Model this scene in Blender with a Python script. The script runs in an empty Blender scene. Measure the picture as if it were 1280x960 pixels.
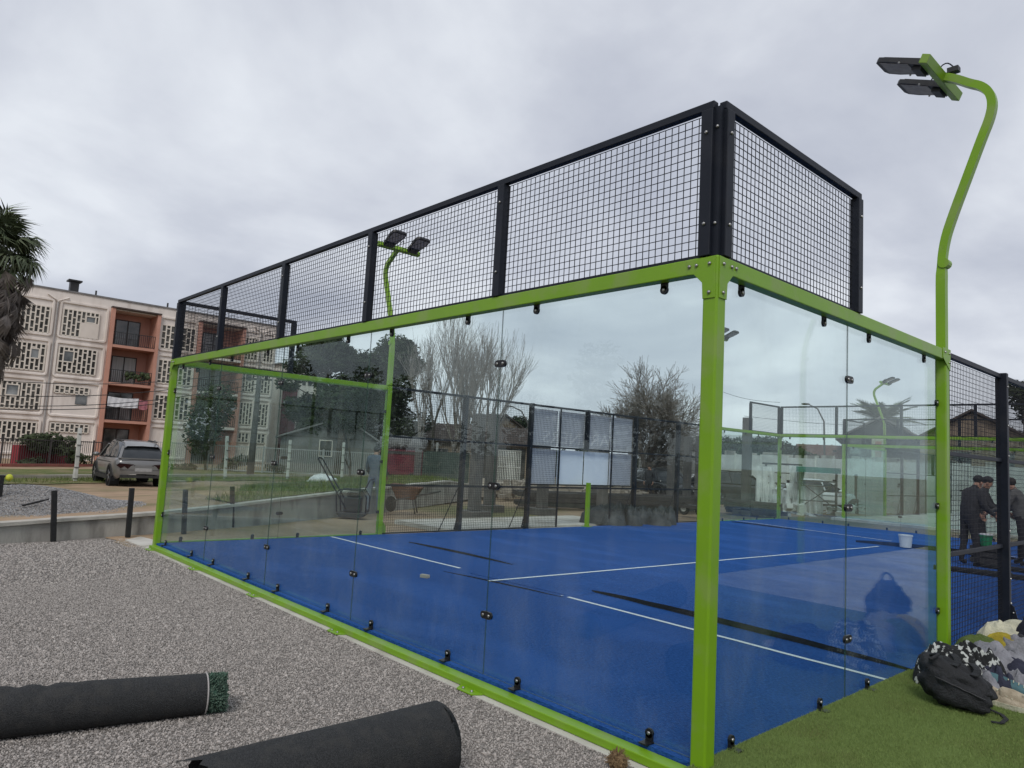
import bpy, bmesh, math, random
from mathutils import Vector, Matrix, noise as mnoise

C = bpy.context.scene
COL = C.collection
R_ = math.radians
random.seed(7)

# ------------------------------------------------------------------ camera
CAM = Vector((2.269, -3.6461, 1.6992))
ROT = Matrix(((0.67487436, 0.03698439, 0.73700526),
              (0.73595529, -0.10679877, -0.66855353),
              (0.05398521, 0.99359256, -0.09929461)))
FPX = 894.614
cd = bpy.data.cameras.new('camera')
cam = bpy.data.objects.new('camera', cd); COL.objects.link(cam)
cd.sensor_width = 36.0; cd.lens = FPX / 1280 * 36
cd.clip_start = 0.05; cd.clip_end = 3000
cam.matrix_world = Matrix.Translation(CAM) @ ROT.to_4x4()
C.camera = cam

# ------------------------------------------------------------------ world: overcast sky
SUN_EL, SUN_AZ = R_(46), R_(142)
w = bpy.data.worlds.new('World'); C.world = w; w.use_nodes = True
nt = w.node_tree; nt.nodes.clear()
def N(t, **k):
    n = nt.nodes.new(t)
    for a, b in k.items(): setattr(n, a, b)
    return n
def L(a, b): nt.links.new(a, b)
out = N('ShaderNodeOutputWorld'); bg = N('ShaderNodeBackground')
sky = N('ShaderNodeTexSky'); sky.sky_type = 'NISHITA'; sky.sun_disc = False
sky.sun_elevation = SUN_EL; sky.sun_rotation = SUN_AZ
tc = N('ShaderNodeTexCoord'); sep = N('ShaderNodeSeparateXYZ'); L(tc.outputs['Generated'], sep.inputs[0])
az = N('ShaderNodeMath', operation='ABSOLUTE'); L(sep.outputs['Z'], az.inputs[0])
ad = N('ShaderNodeMath', operation='ADD'); L(az.outputs[0], ad.inputs[0]); ad.inputs[1].default_value = 0.30
dx = N('ShaderNodeMath', operation='DIVIDE'); L(sep.outputs['X'], dx.inputs[0]); L(ad.outputs[0], dx.inputs[1])
dy = N('ShaderNodeMath', operation='DIVIDE'); L(sep.outputs['Y'], dy.inputs[0]); L(ad.outputs[0], dy.inputs[1])
cmb = N('ShaderNodeCombineXYZ'); L(dx.outputs[0], cmb.inputs[0]); L(dy.outputs[0], cmb.inputs[1])
n1 = N('ShaderNodeTexNoise'); n1.inputs['Scale'].default_value = 1.35; n1.inputs['Detail'].default_value = 7
n1.inputs['Roughness'].default_value = 0.52; n1.inputs['Distortion'].default_value = 0.35
L(cmb.outputs[0], n1.inputs['Vector'])
n2 = N('ShaderNodeTexNoise'); n2.inputs['Scale'].default_value = 4.2; n2.inputs['Detail'].default_value = 6
L(cmb.outputs[0], n2.inputs['Vector'])
mx = N('ShaderNodeMath', operation='MULTIPLY_ADD'); L(n2.outputs[0], mx.inputs[0]); mx.inputs[1].default_value = 0.22
L(n1.outputs[0], mx.inputs[2])
cr = N('ShaderNodeValToRGB'); L(mx.outputs[0], cr.inputs[0])
e = cr.color_ramp.elements
e[0].position = 0.43; e[0].color = (0.41, 0.438, 0.515, 1)
e[1].position = 0.76; e[1].color = (0.70, 0.73, 0.78, 1)
m = cr.color_ramp.elements.new(0.60); m.color = (0.53, 0.557, 0.625, 1)
sk = N('ShaderNodeMix', data_type='RGBA', blend_type='MULTIPLY'); sk.inputs[0].default_value = 1
L(sky.outputs[0], sk.inputs[6]); sk.inputs[7].default_value = (0.1, 0.1, 0.1, 1)
mixs = N('ShaderNodeMix', data_type='RGBA'); mixs.inputs[0].default_value = 0.94
L(sk.outputs[2], mixs.inputs[6]); L(cr.outputs[0], mixs.inputs[7])
L(mixs.outputs[2], bg.inputs[0]); bg.inputs[1].default_value = 1.0
L(bg.outputs[0], out.inputs[0])

sd = bpy.data.lights.new('sun', 'SUN'); sd.energy = 1.4; sd.angle = R_(22); sd.color = (1, 0.96, 0.9)
so = bpy.data.objects.new('sun', sd); COL.objects.link(so)
# light comes from behind the camera's right, high, through the cloud
dirv = Vector((math.sin(SUN_AZ) * math.cos(SUN_EL), math.cos(SUN_AZ) * math.cos(SUN_EL), math.sin(SUN_EL)))
so.rotation_euler = (-dirv).to_track_quat('-Z', 'Y').to_euler(); so.location = (0, 0, 40)

C.view_settings.view_transform = 'Standard'; C.view_settings.look = 'None'
C.view_settings.exposure = 0.22; C.view_settings.gamma = 1.0
C.cycles.transparent_max_bounces = 40; C.cycles.max_bounces = 8; C.cycles.caustics_reflective = False
C.cycles.caustics_refractive = False

# ------------------------------------------------------------------ measuring helpers (world points from sight lines)
def ray(px, py):
    return ROT @ Vector(((px - 640) / FPX, (480 - py) / FPX, -1.0))
def G(px, py, z=0.0):
    d = ray(px, py); return CAM + d * ((z - CAM.z) / d.z)
def at(px, py, D):
    d = ray(px, py); return CAM + d * (D / math.hypot(d.x, d.y))
def smooth(a, b, x):
    t = min(1, max(0, (x - a) / (b - a))); return t * t * (3 - 2 * t)

# ------------------------------------------------------------------ materials
MATS = {}
def mat(name, c1, c2=None, scale=8.0, rough=0.7, bump=0.0, bscale=None, detail=6, spec=0.4, metal=0.0,
        c3=None, scale3=0.6, f3=0.5, stretch=None, rnd=0.0, lo=0.35, hi=0.65, coat=0.0, blo=0.5, bhi=0.62):
    m = bpy.data.materials.new(name); m.use_nodes = True
    t = m.node_tree; bs = t.nodes['Principled BSDF']; bs.inputs['Roughness'].default_value = rough
    bs.inputs['Metallic'].default_value = metal; bs.inputs['Specular IOR Level'].default_value = spec
    if coat: bs.inputs['Coat Weight'].default_value = coat; bs.inputs['Coat Roughness'].default_value = 0.08
    c2 = c2 or tuple(x * 0.8 for x in c1)
    tc = t.nodes.new('ShaderNodeTexCoord'); vec = tc.outputs['Object']
    if stretch:
        mp = t.nodes.new('ShaderNodeMapping'); mp.inputs['Scale'].default_value = stretch
        t.links.new(vec, mp.inputs[0]); vec = mp.outputs[0]
    n = t.nodes.new('ShaderNodeTexNoise'); n.inputs['Scale'].default_value = scale; n.inputs['Detail'].default_value = detail
    t.links.new(vec, n.inputs['Vector'])
    r = t.nodes.new('ShaderNodeValToRGB'); r.color_ramp.elements[0].position = lo; r.color_ramp.elements[1].position = hi
    r.color_ramp.elements[0].color = (*c1, 1); r.color_ramp.elements[1].color = (*c2, 1)
    t.links.new(n.outputs[0], r.inputs[0]); col = r.outputs[0]
    if c3:
        n3 = t.nodes.new('ShaderNodeTexNoise'); n3.inputs['Scale'].default_value = scale3; n3.inputs['Detail'].default_value = 5
        t.links.new(vec, n3.inputs['Vector'])
        r3 = t.nodes.new('ShaderNodeValToRGB'); r3.color_ramp.elements[0].position = blo; r3.color_ramp.elements[1].position = bhi
        r3.color_ramp.elements[0].color = (0, 0, 0, 1); r3.color_ramp.elements[1].color = (f3, f3, f3, 1)
        t.links.new(n3.outputs[0], r3.inputs[0])
        mm = t.nodes.new('ShaderNodeMix'); mm.data_type = 'RGBA'
        t.links.new(r3.outputs[0], mm.inputs[0]); t.links.new(col, mm.inputs[6]); mm.inputs[7].default_value = (*c3, 1)
        col = mm.outputs[2]
    if rnd:
        oi = t.nodes.new('ShaderNodeObjectInfo'); mr = t.nodes.new('ShaderNodeMapRange')
        mr.inputs[3].default_value = 1 - rnd; mr.inputs[4].default_value = 1 + rnd
        t.links.new(oi.outputs['Random'], mr.inputs[0])
        mu = t.nodes.new('ShaderNodeMix'); mu.data_type = 'RGBA'; mu.blend_type = 'MULTIPLY'; mu.inputs[0].default_value = 1
        t.links.new(col, mu.inputs[6]); t.links.new(mr.outputs[0], mu.inputs[7]); col = mu.outputs[2]
    t.links.new(col, bs.inputs['Base Color'])
    if bump:
        b = t.nodes.new('ShaderNodeBump'); b.inputs['Strength'].default_value = bump; b.inputs['Distance'].default_value = 0.02
        nb = t.nodes.new('ShaderNodeTexNoise'); nb.inputs['Scale'].default_value = bscale or scale * 4; nb.inputs['Detail'].default_value = 4
        t.links.new(vec, nb.inputs['Vector']); t.links.new(nb.outputs[0], b.inputs['Height'])
        t.links.new(b.outputs[0], bs.inputs['Normal'])
    MATS[name] = m; return m
M = MATS
mat('green_paint', (0.178, 0.348, 0.010), (0.165, 0.325, 0.012), 3, 0.36, 0.04, 60, c3=(0.22, 0.30, 0.09), scale3=3.5, f3=0.5)
mat('black_paint', (0.006, 0.009, 0.016), (0.010, 0.013, 0.022), 5, 0.5, spec=0.28, c3=(0.02, 0.022, 0.028), scale3=3, f3=.5)
mat('wire_black', (0.007, 0.008, 0.012), (0.011, 0.012, 0.016), 5, 0.6, spec=.25)
mat('clamp_black', (0.008, 0.009, 0.010), (0.014, 0.014, 0.016), 30, 0.38)
mat('bolt_steel', (0.42, 0.42, 0.41), (0.28, 0.28, 0.28), 40, 0.38, metal=1)
mat('blue_turf', (0.008, 0.046, 0.195), (0.027, 0.106, 0.35), 75, 0.95, 0.6, 160, spec=0.12, c3=(0.030, 0.105, 0.36), scale3=1.1, f3=0.6, lo=.33, hi=.67, stretch=(.45, 1, 1))
mat('turf_back', (0.008, 0.010, 0.014), (0.014, 0.016, 0.02), 60, 0.9)
mat('white_line', (0.74, 0.77, 0.80), (0.6, 0.65, 0.72), 90, 0.9, 0.3, 300)
mat('green_turf', (0.108, 0.155, 0.040), (0.155, 0.21, 0.066), 160, 0.95, 0.4, 330, spec=0.1, c3=(0.11, 0.125, 0.04), scale3=1.3, f3=0.8)
mat('turf_blade', (0.145, 0.205, 0.056), (0.185, 0.245, 0.08), 20, 0.8, rnd=0.25, spec=0.2)
mat('white_concrete', (0.56, 0.54, 0.49), (0.44, 0.42, 0.38), 3, 0.9, 0.25, 60, c3=(0.3, 0.27, 0.22), scale3=1.2, f3=0.5)
mat('wall_concrete', (0.40, 0.38, 0.345), (0.32, 0.30, 0.275), 2.2, 0.95, 0.4, 30, c3=(0.10, 0.09, 0.08), scale3=2.4, f3=0.75, stretch=(1, 1, 0.35), blo=.52, bhi=.7)
mat('wall_cap', (0.48, 0.45, 0.40), (0.36, 0.34, 0.30), 4, 0.95, 0.4, 40)
mat('gravel_ground', (0.36, 0.33, 0.305), (0.19, 0.173, 0.16), 95, 0.95, 0.9, 130, c3=(0.27, 0.25, 0.24), scale3=0.9, f3=0.5, lo=.36, hi=.6)
mat('stone', (0.375, 0.34, 0.312), (0.27, 0.245, 0.228), 30, 0.9, rnd=0.5, c3=(.30,.285,.275), scale3=1.1, f3=.7)
mat('stone_blue', (0.28, 0.275, 0.275), (0.20, 0.198, 0.198), 30, 0.9, rnd=0.5)
mat('dirt', (0.37, 0.26, 0.17), (0.27, 0.19, 0.12), 1.1, 0.97, 0.6, 14, c3=(0.13, 0.12, 0.05), scale3=0.35, f3=0.7)
mat('far_ground', (0.30, 0.215, 0.14), (0.22, 0.165, 0.115), 0.8, 0.97, 0.5, 9, c3=(0.10, 0.11, 0.04), scale3=0.16, f3=0.85)
mat('grass', (0.075, 0.105, 0.022), (0.13, 0.14, 0.045), 6, 0.95, 0.6, 40, c3=(0.24, 0.18, 0.10), scale3=0.9, f3=0.6)
mat('grass_blade', (0.085, 0.125, 0.025), (0.13, 0.15, 0.04), 20, 0.8, rnd=0.5)
mat('roll_back', (0.013, 0.014, 0.015), (0.034, 0.035, 0.037), 130, 0.8, 0.6, 170, c3=(0.045, 0.043, 0.04), scale3=14, f3=0.4)
mat('roll_core', (0.05, 0.12, 0.085), (0.18, 0.26, 0.20), 60, 0.9, 0.9, 150)
mat('seam_white', (0.5, 0.5, 0.5))
mat('facade_cream', (0.77, 0.70, 0.645), (0.70, 0.635, 0.585), 0.7, 0.9, 0.12, 30, c3=(0.52, 0.45, 0.40), scale3=1.3, f3=0.55, stretch=(1, 1, .25))
mat('facade_panel', (0.70, 0.63, 0.565), (0.62, 0.55, 0.49), 0.9, 0.9, 0.1, 30)
mat('facade_orange', (0.53, 0.275, 0.205), (0.46, 0.235, 0.175), 1.2, 0.85, 0.1, 30)
mat('facade_salmon', (0.50, 0.27, 0.21), (0.44, 0.235, 0.185), 1.2, 0.85)
mat('screen_cream', (0.72, 0.66, 0.585), (0.62, 0.56, 0.49), 3, 0.9)
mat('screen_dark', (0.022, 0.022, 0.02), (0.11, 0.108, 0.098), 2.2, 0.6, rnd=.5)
mat('window_glass', (0.05, 0.058, 0.06), (0.24, 0.25, 0.25), 1.1, 0.08, rnd=.4, spec=0.7)  # paler tone puts the grey sky reflection into the pane colour
mat('curtain', (0.45, 0.47, 0.46), (0.33, 0.36, 0.35), 9, 0.8, stretch=(1, 1, 0.1))
mat('rail_dark', (0.02, 0.02, 0.022), (0.03, 0.03, 0.03), 5, 0.5)
mat('roof_grey', (0.22, 0.21, 0.21), (0.15, 0.145, 0.145), 2, 0.9)
mat('pipe_grey', (0.40, 0.38, 0.37), (0.33, 0.31, 0.30), 4, 0.6)
mat('cloth_white', (0.72, 0.72, 0.74), (0.6, 0.6, 0.63), 6, 0.9)
mat('cloth_pink', (0.45, 0.18, 0.2), (0.3, 0.1, 0.13), 8, 0.9)
mat('trunk', (0.075, 0.062, 0.05), (0.12, 0.10, 0.085), 6, 0.95, 0.8, 30, stretch=(1, 1, .3))
mat('trunk_pale', (0.19, 0.175, 0.155), (0.13, 0.115, 0.10), 4, 0.95, 0.4, 20)
mat('twig_pale', (0.27, 0.25, 0.235), (0.20, 0.185, 0.17), 4, 0.95)
mat('twig_dark', (0.22, 0.195, 0.175), (0.15, 0.135, 0.12), 4, 0.95)
mat('needle_dark', (0.022, 0.036, 0.018), (0.050, 0.064, 0.034), 0.9, 0.85, c3=(0.012, 0.02, 0.011), scale3=0.5, f3=0.8, spec=0.2)
mat('leaf_green', (0.032, 0.046, 0.020), (0.060, 0.078, 0.036), 1.1, 0.75, spec=0.25)
mat('palm_leaf', (0.055, 0.080, 0.035), (0.095, 0.115, 0.06), 2.0, 0.6, rnd=0.35)
mat('palm_dead', (0.20, 0.175, 0.16), (0.13, 0.115, 0.105), 3.0, 0.95, rnd=0.35)
mat('palm_purple', (0.085, 0.03, 0.055), (0.05, 0.02, 0.035), 3.0, 0.8)
mat('fence_dark', (0.035, 0.03, 0.03), (0.05, 0.045, 0.045), 5, 0.6)
mat('fence_pale', (0.42, 0.42, 0.42), (0.34, 0.34, 0.34), 5, 0.7)
mat('post_white', (0.60, 0.60, 0.57), (0.46, 0.46, 0.43), 3, 0.85, 0.2, 30)
mat('post_grey', (0.13, 0.126, 0.122), (0.09, 0.087, 0.085), 3, 0.9, 0.2, 30)
mat('stake_black', (0.007, 0.007, 0.008), (0.013, 0.013, 0.013), 12, 0.6)
mat('yellow', (0.52, 0.55, 0.05), (0.45, 0.48, 0.04), 9, 0.6)
mat('red_paint', (0.27, 0.035, 0.045), (0.21, 0.03, 0.04), 2, 0.8)
mat('kerb_red', (0.28, 0.10, 0.08), (0.22, 0.085, 0.07), 3, 0.9)
mat('path_pale', (0.42, 0.38, 0.32), (0.34, 0.31, 0.26), 2, 0.95)
mat('car_silver', (0.20, 0.20, 0.20), (0.18, 0.18, 0.18), 2, 0.3, metal=0.35, coat=0.6, c3=(0.17, 0.165, 0.155), scale3=1.3, f3=0.4)
mat('car_white', (0.62, 0.63, 0.64), (0.58, 0.59, 0.6), 2, 0.25, coat=0.6)
mat('car_dark', (0.03, 0.033, 0.036), (0.04, 0.042, 0.045), 2, 0.25, coat=0.6)
mat('car_plastic', (0.02, 0.02, 0.021), (0.03, 0.03, 0.03), 8, 0.6)
mat('car_glass', (0.02, 0.024, 0.027), (0.05, 0.055, 0.06), 1.2, 0.06, spec=0.7)
mat('tyre', (0.014, 0.014, 0.014), (0.022, 0.021, 0.02), 20, 0.85)
mat('rim', (0.35, 0.35, 0.36), (0.25, 0.25, 0.26), 8, 0.35, metal=0.8)
mat('light_red', (0.022, 0.004, 0.006), (0.014, 0.003, 0.005), 9, 0.15)
mat('light_clear', (0.36, 0.36, 0.36), (0.3, 0.3, 0.3), 9, 0.15)
mat('lamp_housing', (0.02, 0.021, 0.024), (0.03, 0.031, 0.035), 12, 0.5)
mat('lamp_lens', (0.19, 0.18, 0.20), (0.25, 0.24, 0.26), 14, 0.15, spec=0.6)
mat('skin', (0.36, 0.21, 0.15), (0.31, 0.17, 0.12), 9, 0.6)
mat('hair_dark', (0.012, 0.010, 0.009), (0.02, 0.016, 0.014), 40, 0.7)
mat('jacket_bluegrey', (0.10, 0.125, 0.165), (0.075, 0.095, 0.13), 7, 0.9, 0.3, 30)
mat('trouser_grey', (0.16, 0.18, 0.22), (0.12, 0.135, 0.165), 7, 0.9, 0.3, 30)
mat('jacket_dark', (0.022, 0.023, 0.028), (0.035, 0.036, 0.042), 9, 0.85, 0.3, 30)
mat('jacket_grey', (0.12, 0.12, 0.12), (0.09, 0.09, 0.09), 9, 0.9, 0.3, 30)
mat('trouser_dark', (0.022, 0.022, 0.026), (0.03, 0.03, 0.035), 9, 0.9)
mat('shoe_dark', (0.015, 0.014, 0.014), (0.03, 0.03, 0.03), 9, 0.6)
mat('rust', (0.16, 0.075, 0.045), (0.10, 0.05, 0.035), 6, 0.85, 0.3, 40)
mat('maroon', (0.13, 0.022, 0.035), (0.09, 0.018, 0.028), 3, 0.7)
mat('tarp_grey', (0.20, 0.20, 0.20), (0.14, 0.14, 0.145), 3, 0.85, 0.4, 10)
mat('tarp_white', (0.72, 0.73, 0.72), (0.55, 0.56, 0.56), 3, 0.7, 0.5, 9)
mat('dark_tarp', (0.030, 0.036, 0.040), (0.055, 0.062, 0.068), 6, 0.6, 0.6, 18)
mat('steel_dark', (0.035, 0.034, 0.036), (0.06, 0.057, 0.055), 5, 0.6)
mat('scaffold', (0.16, 0.16, 0.15), (0.11, 0.105, 0.10), 5, 0.6)
mat('teal_paint', (0.05, 0.20, 0.16), (0.04, 0.15, 0.12), 5, 0.7)
mat('wall_white', (0.60, 0.60, 0.585), (0.46, 0.46, 0.45), 0.8, 0.9, 0.2, 14, c3=(0.30, 0.30, 0.29), scale3=0.7, f3=0.6)
mat('house_dark', (0.022, 0.025, 0.034), (0.032, 0.036, 0.045), 2, 0.8)
mat('house_tan', (0.30, 0.24, 0.18), (0.24, 0.19, 0.145), 2, 0.9)
mat('house_grey', (0.21, 0.205, 0.20), (0.165, 0.16, 0.155), 1.5, 0.9, 0.2, 10)
mat('roof_brown', (0.085, 0.065, 0.058), (0.055, 0.042, 0.038), 4, 0.9, 0.5, 14)
mat('roof_red', (0.17, 0.085, 0.07), (0.12, 0.06, 0.05), 3, 0.9, 0.5, 14)
mat('roof_pale', (0.50, 0.51, 0.52), (0.40, 0.41, 0.42), 2, 0.8)
mat('mesh_green', (0.075, 0.10, 0.085), (0.055, 0.075, 0.065), 5, 0.9)
mat('banner', (0.70, 0.715, 0.76), (0.65, 0.665, 0.71), 2, 0.6)
mat('banner_pale', (0.74, 0.79, 0.85), (0.70, 0.75, 0.81), 2, 0.6)
mat('banner_text', (0.92, 0.92, 0.93), (0.9, 0.9, 0.91), 5, 0.6)
mat('rubble', (0.42, 0.37, 0.31), (0.28, 0.24, 0.20), 3, 0.95, 0.5, 20, rnd=0.3)
mat('bucket_white', (0.70, 0.72, 0.73), (0.6, 0.62, 0.64), 5, 0.5)
mat('bucket_green', (0.02, 0.24, 0.10), (0.015, 0.18, 0.08), 5, 0.5)
mat('pack_black', (0.010, 0.011, 0.013), (0.020, 0.021, 0.024), 14, 0.75, 0.5, 90)
mat('pack_trim', (0.05, 0.05, 0.055), (0.03, 0.03, 0.033), 14, 0.6)
mat('camo', (0.012, 0.013, 0.014), (0.46, 0.48, 0.46), 24, 0.9, 0.4, 60, detail=4, lo=.55, hi=.585)
mat('hoodie_grey', (0.25, 0.25, 0.275), (0.17, 0.17, 0.19), 10, 0.95, 0.5, 60)
mat('olive', (0.085, 0.12, 0.03), (0.06, 0.09, 0.02), 12, 0.95, 0.5, 60)
mat('yellow_cloth', (0.36, 0.29, 0.03), (0.27, 0.21, 0.02), 10, 0.9, 0.5, 60)
mat('cream_cloth', (0.58, 0.56, 0.42), (0.42, 0.42, 0.33), 10, 0.9, 0.5, 60)
mat('teal_cloth', (0.055, 0.13, 0.15), (0.04, 0.095, 0.11), 14, 0.7)
mat('navy_cloth', (0.03, 0.032, 0.055), (0.02, 0.022, 0.04), 12, 0.9, .4, 60)
mat('shoe_beige', (0.42, 0.36, 0.27), (0.30, 0.25, 0.18), 20, 0.85, 0.4, 90)
mat('coir', (0.28, 0.19, 0.10), (0.16, 0.10, 0.05), 60, 0.95, 0.9, 150)

def glass_mat(name, tint, dust, refl=1.0):
    m = bpy.data.materials.new(name); m.use_nodes = True; t = m.node_tree; t.nodes.clear()
    o = t.nodes.new('ShaderNodeOutputMaterial'); tr = t.nodes.new('ShaderNodeBsdfTransparent'); tr.inputs[0].default_value = (*tint, 1)
    gl = t.nodes.new('ShaderNodeBsdfGlossy'); gl.inputs['Roughness'].default_value = 0.0; gl.inputs['Color'].default_value = (0.9, .97, .95, 1)
    lw = t.nodes.new('ShaderNodeLayerWeight'); lw.inputs['Blend'].default_value = 0.5
    pw = t.nodes.new('ShaderNodeMath'); pw.operation = 'POWER'; pw.inputs[1].default_value = 5
    t.links.new(lw.outputs['Facing'], pw.inputs[0])
    ma = t.nodes.new('ShaderNodeMath'); ma.operation = 'MULTIPLY_ADD'; ma.inputs[1].default_value = 0.9 * refl; ma.inputs[2].default_value = 0.042 * refl
    t.links.new(pw.outputs[0], ma.inputs[0])
    m1 = t.nodes.new('ShaderNodeMixShader'); t.links.new(ma.outputs[0], m1.inputs[0]); t.links.new(tr.outputs[0], m1.inputs[1]); t.links.new(gl.outputs[0], m1.inputs[2])
    df = t.nodes.new('ShaderNodeBsdfDiffuse'); df.inputs[0].default_value = (0.55, 0.6, 0.6, 1)
    tc = t.nodes.new('ShaderNodeTexCoord'); mp = t.nodes.new('ShaderNodeMapping'); mp.inputs['Scale'].default_value = (1, 1, 0.5)
    t.links.new(tc.outputs['Object'], mp.inputs[0])
    n = t.nodes.new('ShaderNodeTexNoise'); n.inputs['Scale'].default_value = 2.3; n.inputs['Detail'].default_value = 8; n.inputs['Roughness'].default_value = .65
    t.links.new(mp.outputs[0], n.inputs['Vector'])
    mr = t.nodes.new('ShaderNodeMapRange'); mr.inputs[1].default_value = 0.48; mr.inputs[2].default_value = 0.8; mr.inputs[3].default_value = 0.002; mr.inputs[4].default_value = dust
    t.links.new(n.outputs[0], mr.inputs[0])
    m2 = t.nodes.new('ShaderNodeMixShader'); t.links.new(mr.outputs[0], m2.inputs[0]); t.links.new(m1.outputs[0], m2.inputs[1]); t.links.new(df.outputs[0], m2.inputs[2])
    t.links.new(m2.outputs[0], o.inputs[0]); MATS[name] = m
glass_mat('pane_glass', (0.895, 0.950, 0.942), 0.055, .72)
mat('pane_edge', (0.05, 0.11, 0.085), (0.035, 0.08, 0.06), 6, 0.3)
MATS['pane_edge'].node_tree.nodes['Principled BSDF'].inputs['Alpha'].default_value = 0.5

# ------------------------------------------------------------------ mesh building
class MB:
    def __init__(s): s.v = []; s.f = []; s.mi = []; s.cur = 0
    def add(s, vs, fs):
        o = len(s.v); s.v += [tuple(v) for v in vs]; s.f += [tuple(o + i for i in f) for f in fs]; s.mi += [s.cur] * len(fs); return s
    def hexa(s, p):   # 8 points: bottom ring of 4, top ring of 4
        return s.add(p, [(0, 3, 2, 1), (4, 5, 6, 7), (0, 1, 5, 4), (1, 2, 6, 5), (2, 3, 7, 6), (3, 0, 4, 7)])
    def box(s, x0, x1, y0, y1, z0, z1, F=None):
        p = [(x0, y0, z0), (x1, y0, z0), (x1, y1, z0), (x0, y1, z0), (x0, y0, z1), (x1, y0, z1), (x1, y1, z1), (x0, y1, z1)]
        if F: p = [F(*q) for q in p]
        return s.hexa(p)
    def bar(s, a, b, w, h=None, up=(0, 0, 1)):
        a, b = Vector(a), Vector(b); h = h or w; d = (b - a).normalized(); u = Vector(up)
        if abs(d.dot(u)) > 0.98: u = Vector((1, 0, 0))
        r = d.cross(u).normalized() * w / 2; q = r.cross(d).normalized() * h / 2
        return s.hexa([a - r - q, a + r - q, a + r + q, a - r + q, b - r - q, b + r - q, b + r + q, b - r + q])
    def tube(s, pts, rad, n=8, cap=True):
        pts = [Vector(p) for p in pts]; k = len(pts)
        if not hasattr(rad, '__len__'): rad = [rad] * k
        ref = None; vs = []
        for i, p in enumerate(pts):
            d = (pts[min(i + 1, k - 1)] - pts[max(i - 1, 0)]).normalized()
            if ref is None:
                ref = Vector((0, 0, 1)) if abs(d.z) < 0.9 else Vector((1, 0, 0))
            r = (ref - d * ref.dot(d)).normalized(); ref = r; q = d.cross(r)
            for j in range(n):
                a = 2 * math.pi * j / n; vs.append(p + (r * math.cos(a) + q * math.sin(a)) * rad[i])
        fs = [(i * n + j, i * n + (j + 1) % n, (i + 1) * n + (j + 1) % n, (i + 1) * n + j) for i in range(k - 1) for j in range(n)]
        if cap: fs += [tuple(range(n - 1, -1, -1)), tuple(range((k - 1) * n, k * n))]
        return s.add(vs, fs)
    def prism(s, poly, a, b, F):    # poly of (u,v); F(u,v,t)
        n = len(poly)
        return s.add([F(u, v, a) for u, v in poly] + [F(u, v, b) for u, v in poly],
                     [tuple(range(n - 1, -1, -1)), tuple(range(n, 2 * n))] + [(i, (i + 1) % n, n + (i + 1) % n, n + i) for i in range(n)])
    def lathe(s, prof, c, n=16, axis='Z', cap=True):
        c = Vector(c); vs = []
        for r, h in prof:
            for j in range(n):
                a = 2 * math.pi * j / n
                o = Vector((r * math.cos(a), r * math.sin(a), h))
                if axis == 'X': o = Vector((o.z, o.x, o.y))
                if axis == 'Y': o = Vector((o.x, o.z, o.y))
                vs.append(c + o)
        k = len(prof)
        fs = [(i * n + j, i * n + (j + 1) % n, (i + 1) * n + (j + 1) % n, (i + 1) * n + j) for i in range(k - 1) for j in range(n)]
        if cap: fs += [tuple(range(n - 1, -1, -1)), tuple(range((k - 1) * n, k * n))]
        return s.add(vs, fs)
    def ell(s, c, r, n=12, k=8, fn=None):
        c = Vector(c); vs = [];
        for i in range(k + 1):
            th = math.pi * i / k
            for j in range(n):
                ph = 2 * math.pi * j / n
                d = Vector((math.sin(th) * math.cos(ph), math.sin(th) * math.sin(ph), math.cos(th)))
                f = fn(d) if fn else 1
                vs.append(c + Vector((d.x * r[0], d.y * r[1], d.z * r[2])) * f)
        return s.add(vs, [(i * n + j, (i + 1) * n + j, (i + 1) * n + (j + 1) % n, i * n + (j + 1) % n) for i in range(k) for j in range(n)])
    def mesh(s, name, mats, smooth_=False, recalc=True):
        me = bpy.data.meshes.new(name); me.from_pydata(s.v, [], s.f)
        for mm in (mats if isinstance(mats, (list, tuple)) else [mats]): me.materials.append(MATS[mm])
        if any(s.mi): me.polygons.foreach_set('material_index', s.mi)
        if recalc:
            b = bmesh.new(); b.from_mesh(me); bmesh.ops.remove_doubles(b, verts=b.verts, dist=1e-6) if smooth_ else None
            bmesh.ops.recalc_face_normals(b, faces=b.faces); b.to_mesh(me); b.free()
        if smooth_: me.polygons.foreach_set('use_smooth', [True] * len(me.polygons))
        me.update(); return me
    def build(s, name, mats, parent=None, smooth_=False, bevel=0, recalc=True, auto=None):
        return put(s.mesh(name, mats, smooth_, recalc), name, parent, bevel)

def put(me, name, parent=None, bevel=0, world=True):
    o = bpy.data.objects.new(name, me); COL.objects.link(o)
    if parent:
        o.parent = parent
        if world:
            p = parent; off = Vector((0, 0, 0))
            while p: off += p.location; p = p.parent
            o.location = -off
    if bevel:
        b = o.modifiers.new('bevel', 'BEVEL'); b.width = bevel; b.segments = 2; b.limit_method = 'ANGLE'
    return o
def tag(o, label, cat, group=None, kind=None):
    o['label'] = label; o['category'] = cat
    if group: o['group'] = group
    if kind: o['kind'] = kind
    return o
def thing(name, label, cat, loc=(0, 0, 0), group=None, rz=0):
    o = bpy.data.objects.new(name, None); COL.objects.link(o); o.location = loc; o.rotation_euler = (0, 0, rz)
    o.empty_display_size = 0.1
    return tag(o, label, cat, group)
def struct(o, label=None):
    o['kind'] = 'structure'
    if label: o['label'] = label
    return o
def stuff(o, label=None, cat=None):
    o['kind'] = 'stuff'
    if label: o['label'] = label
    if cat: o['category'] = cat
    return o
def copy_tree(o, parent=None):
    c = o.copy(); COL.objects.link(c); c.parent = parent
    for ch in o.children: copy_tree(ch, c)
    return c
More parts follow.
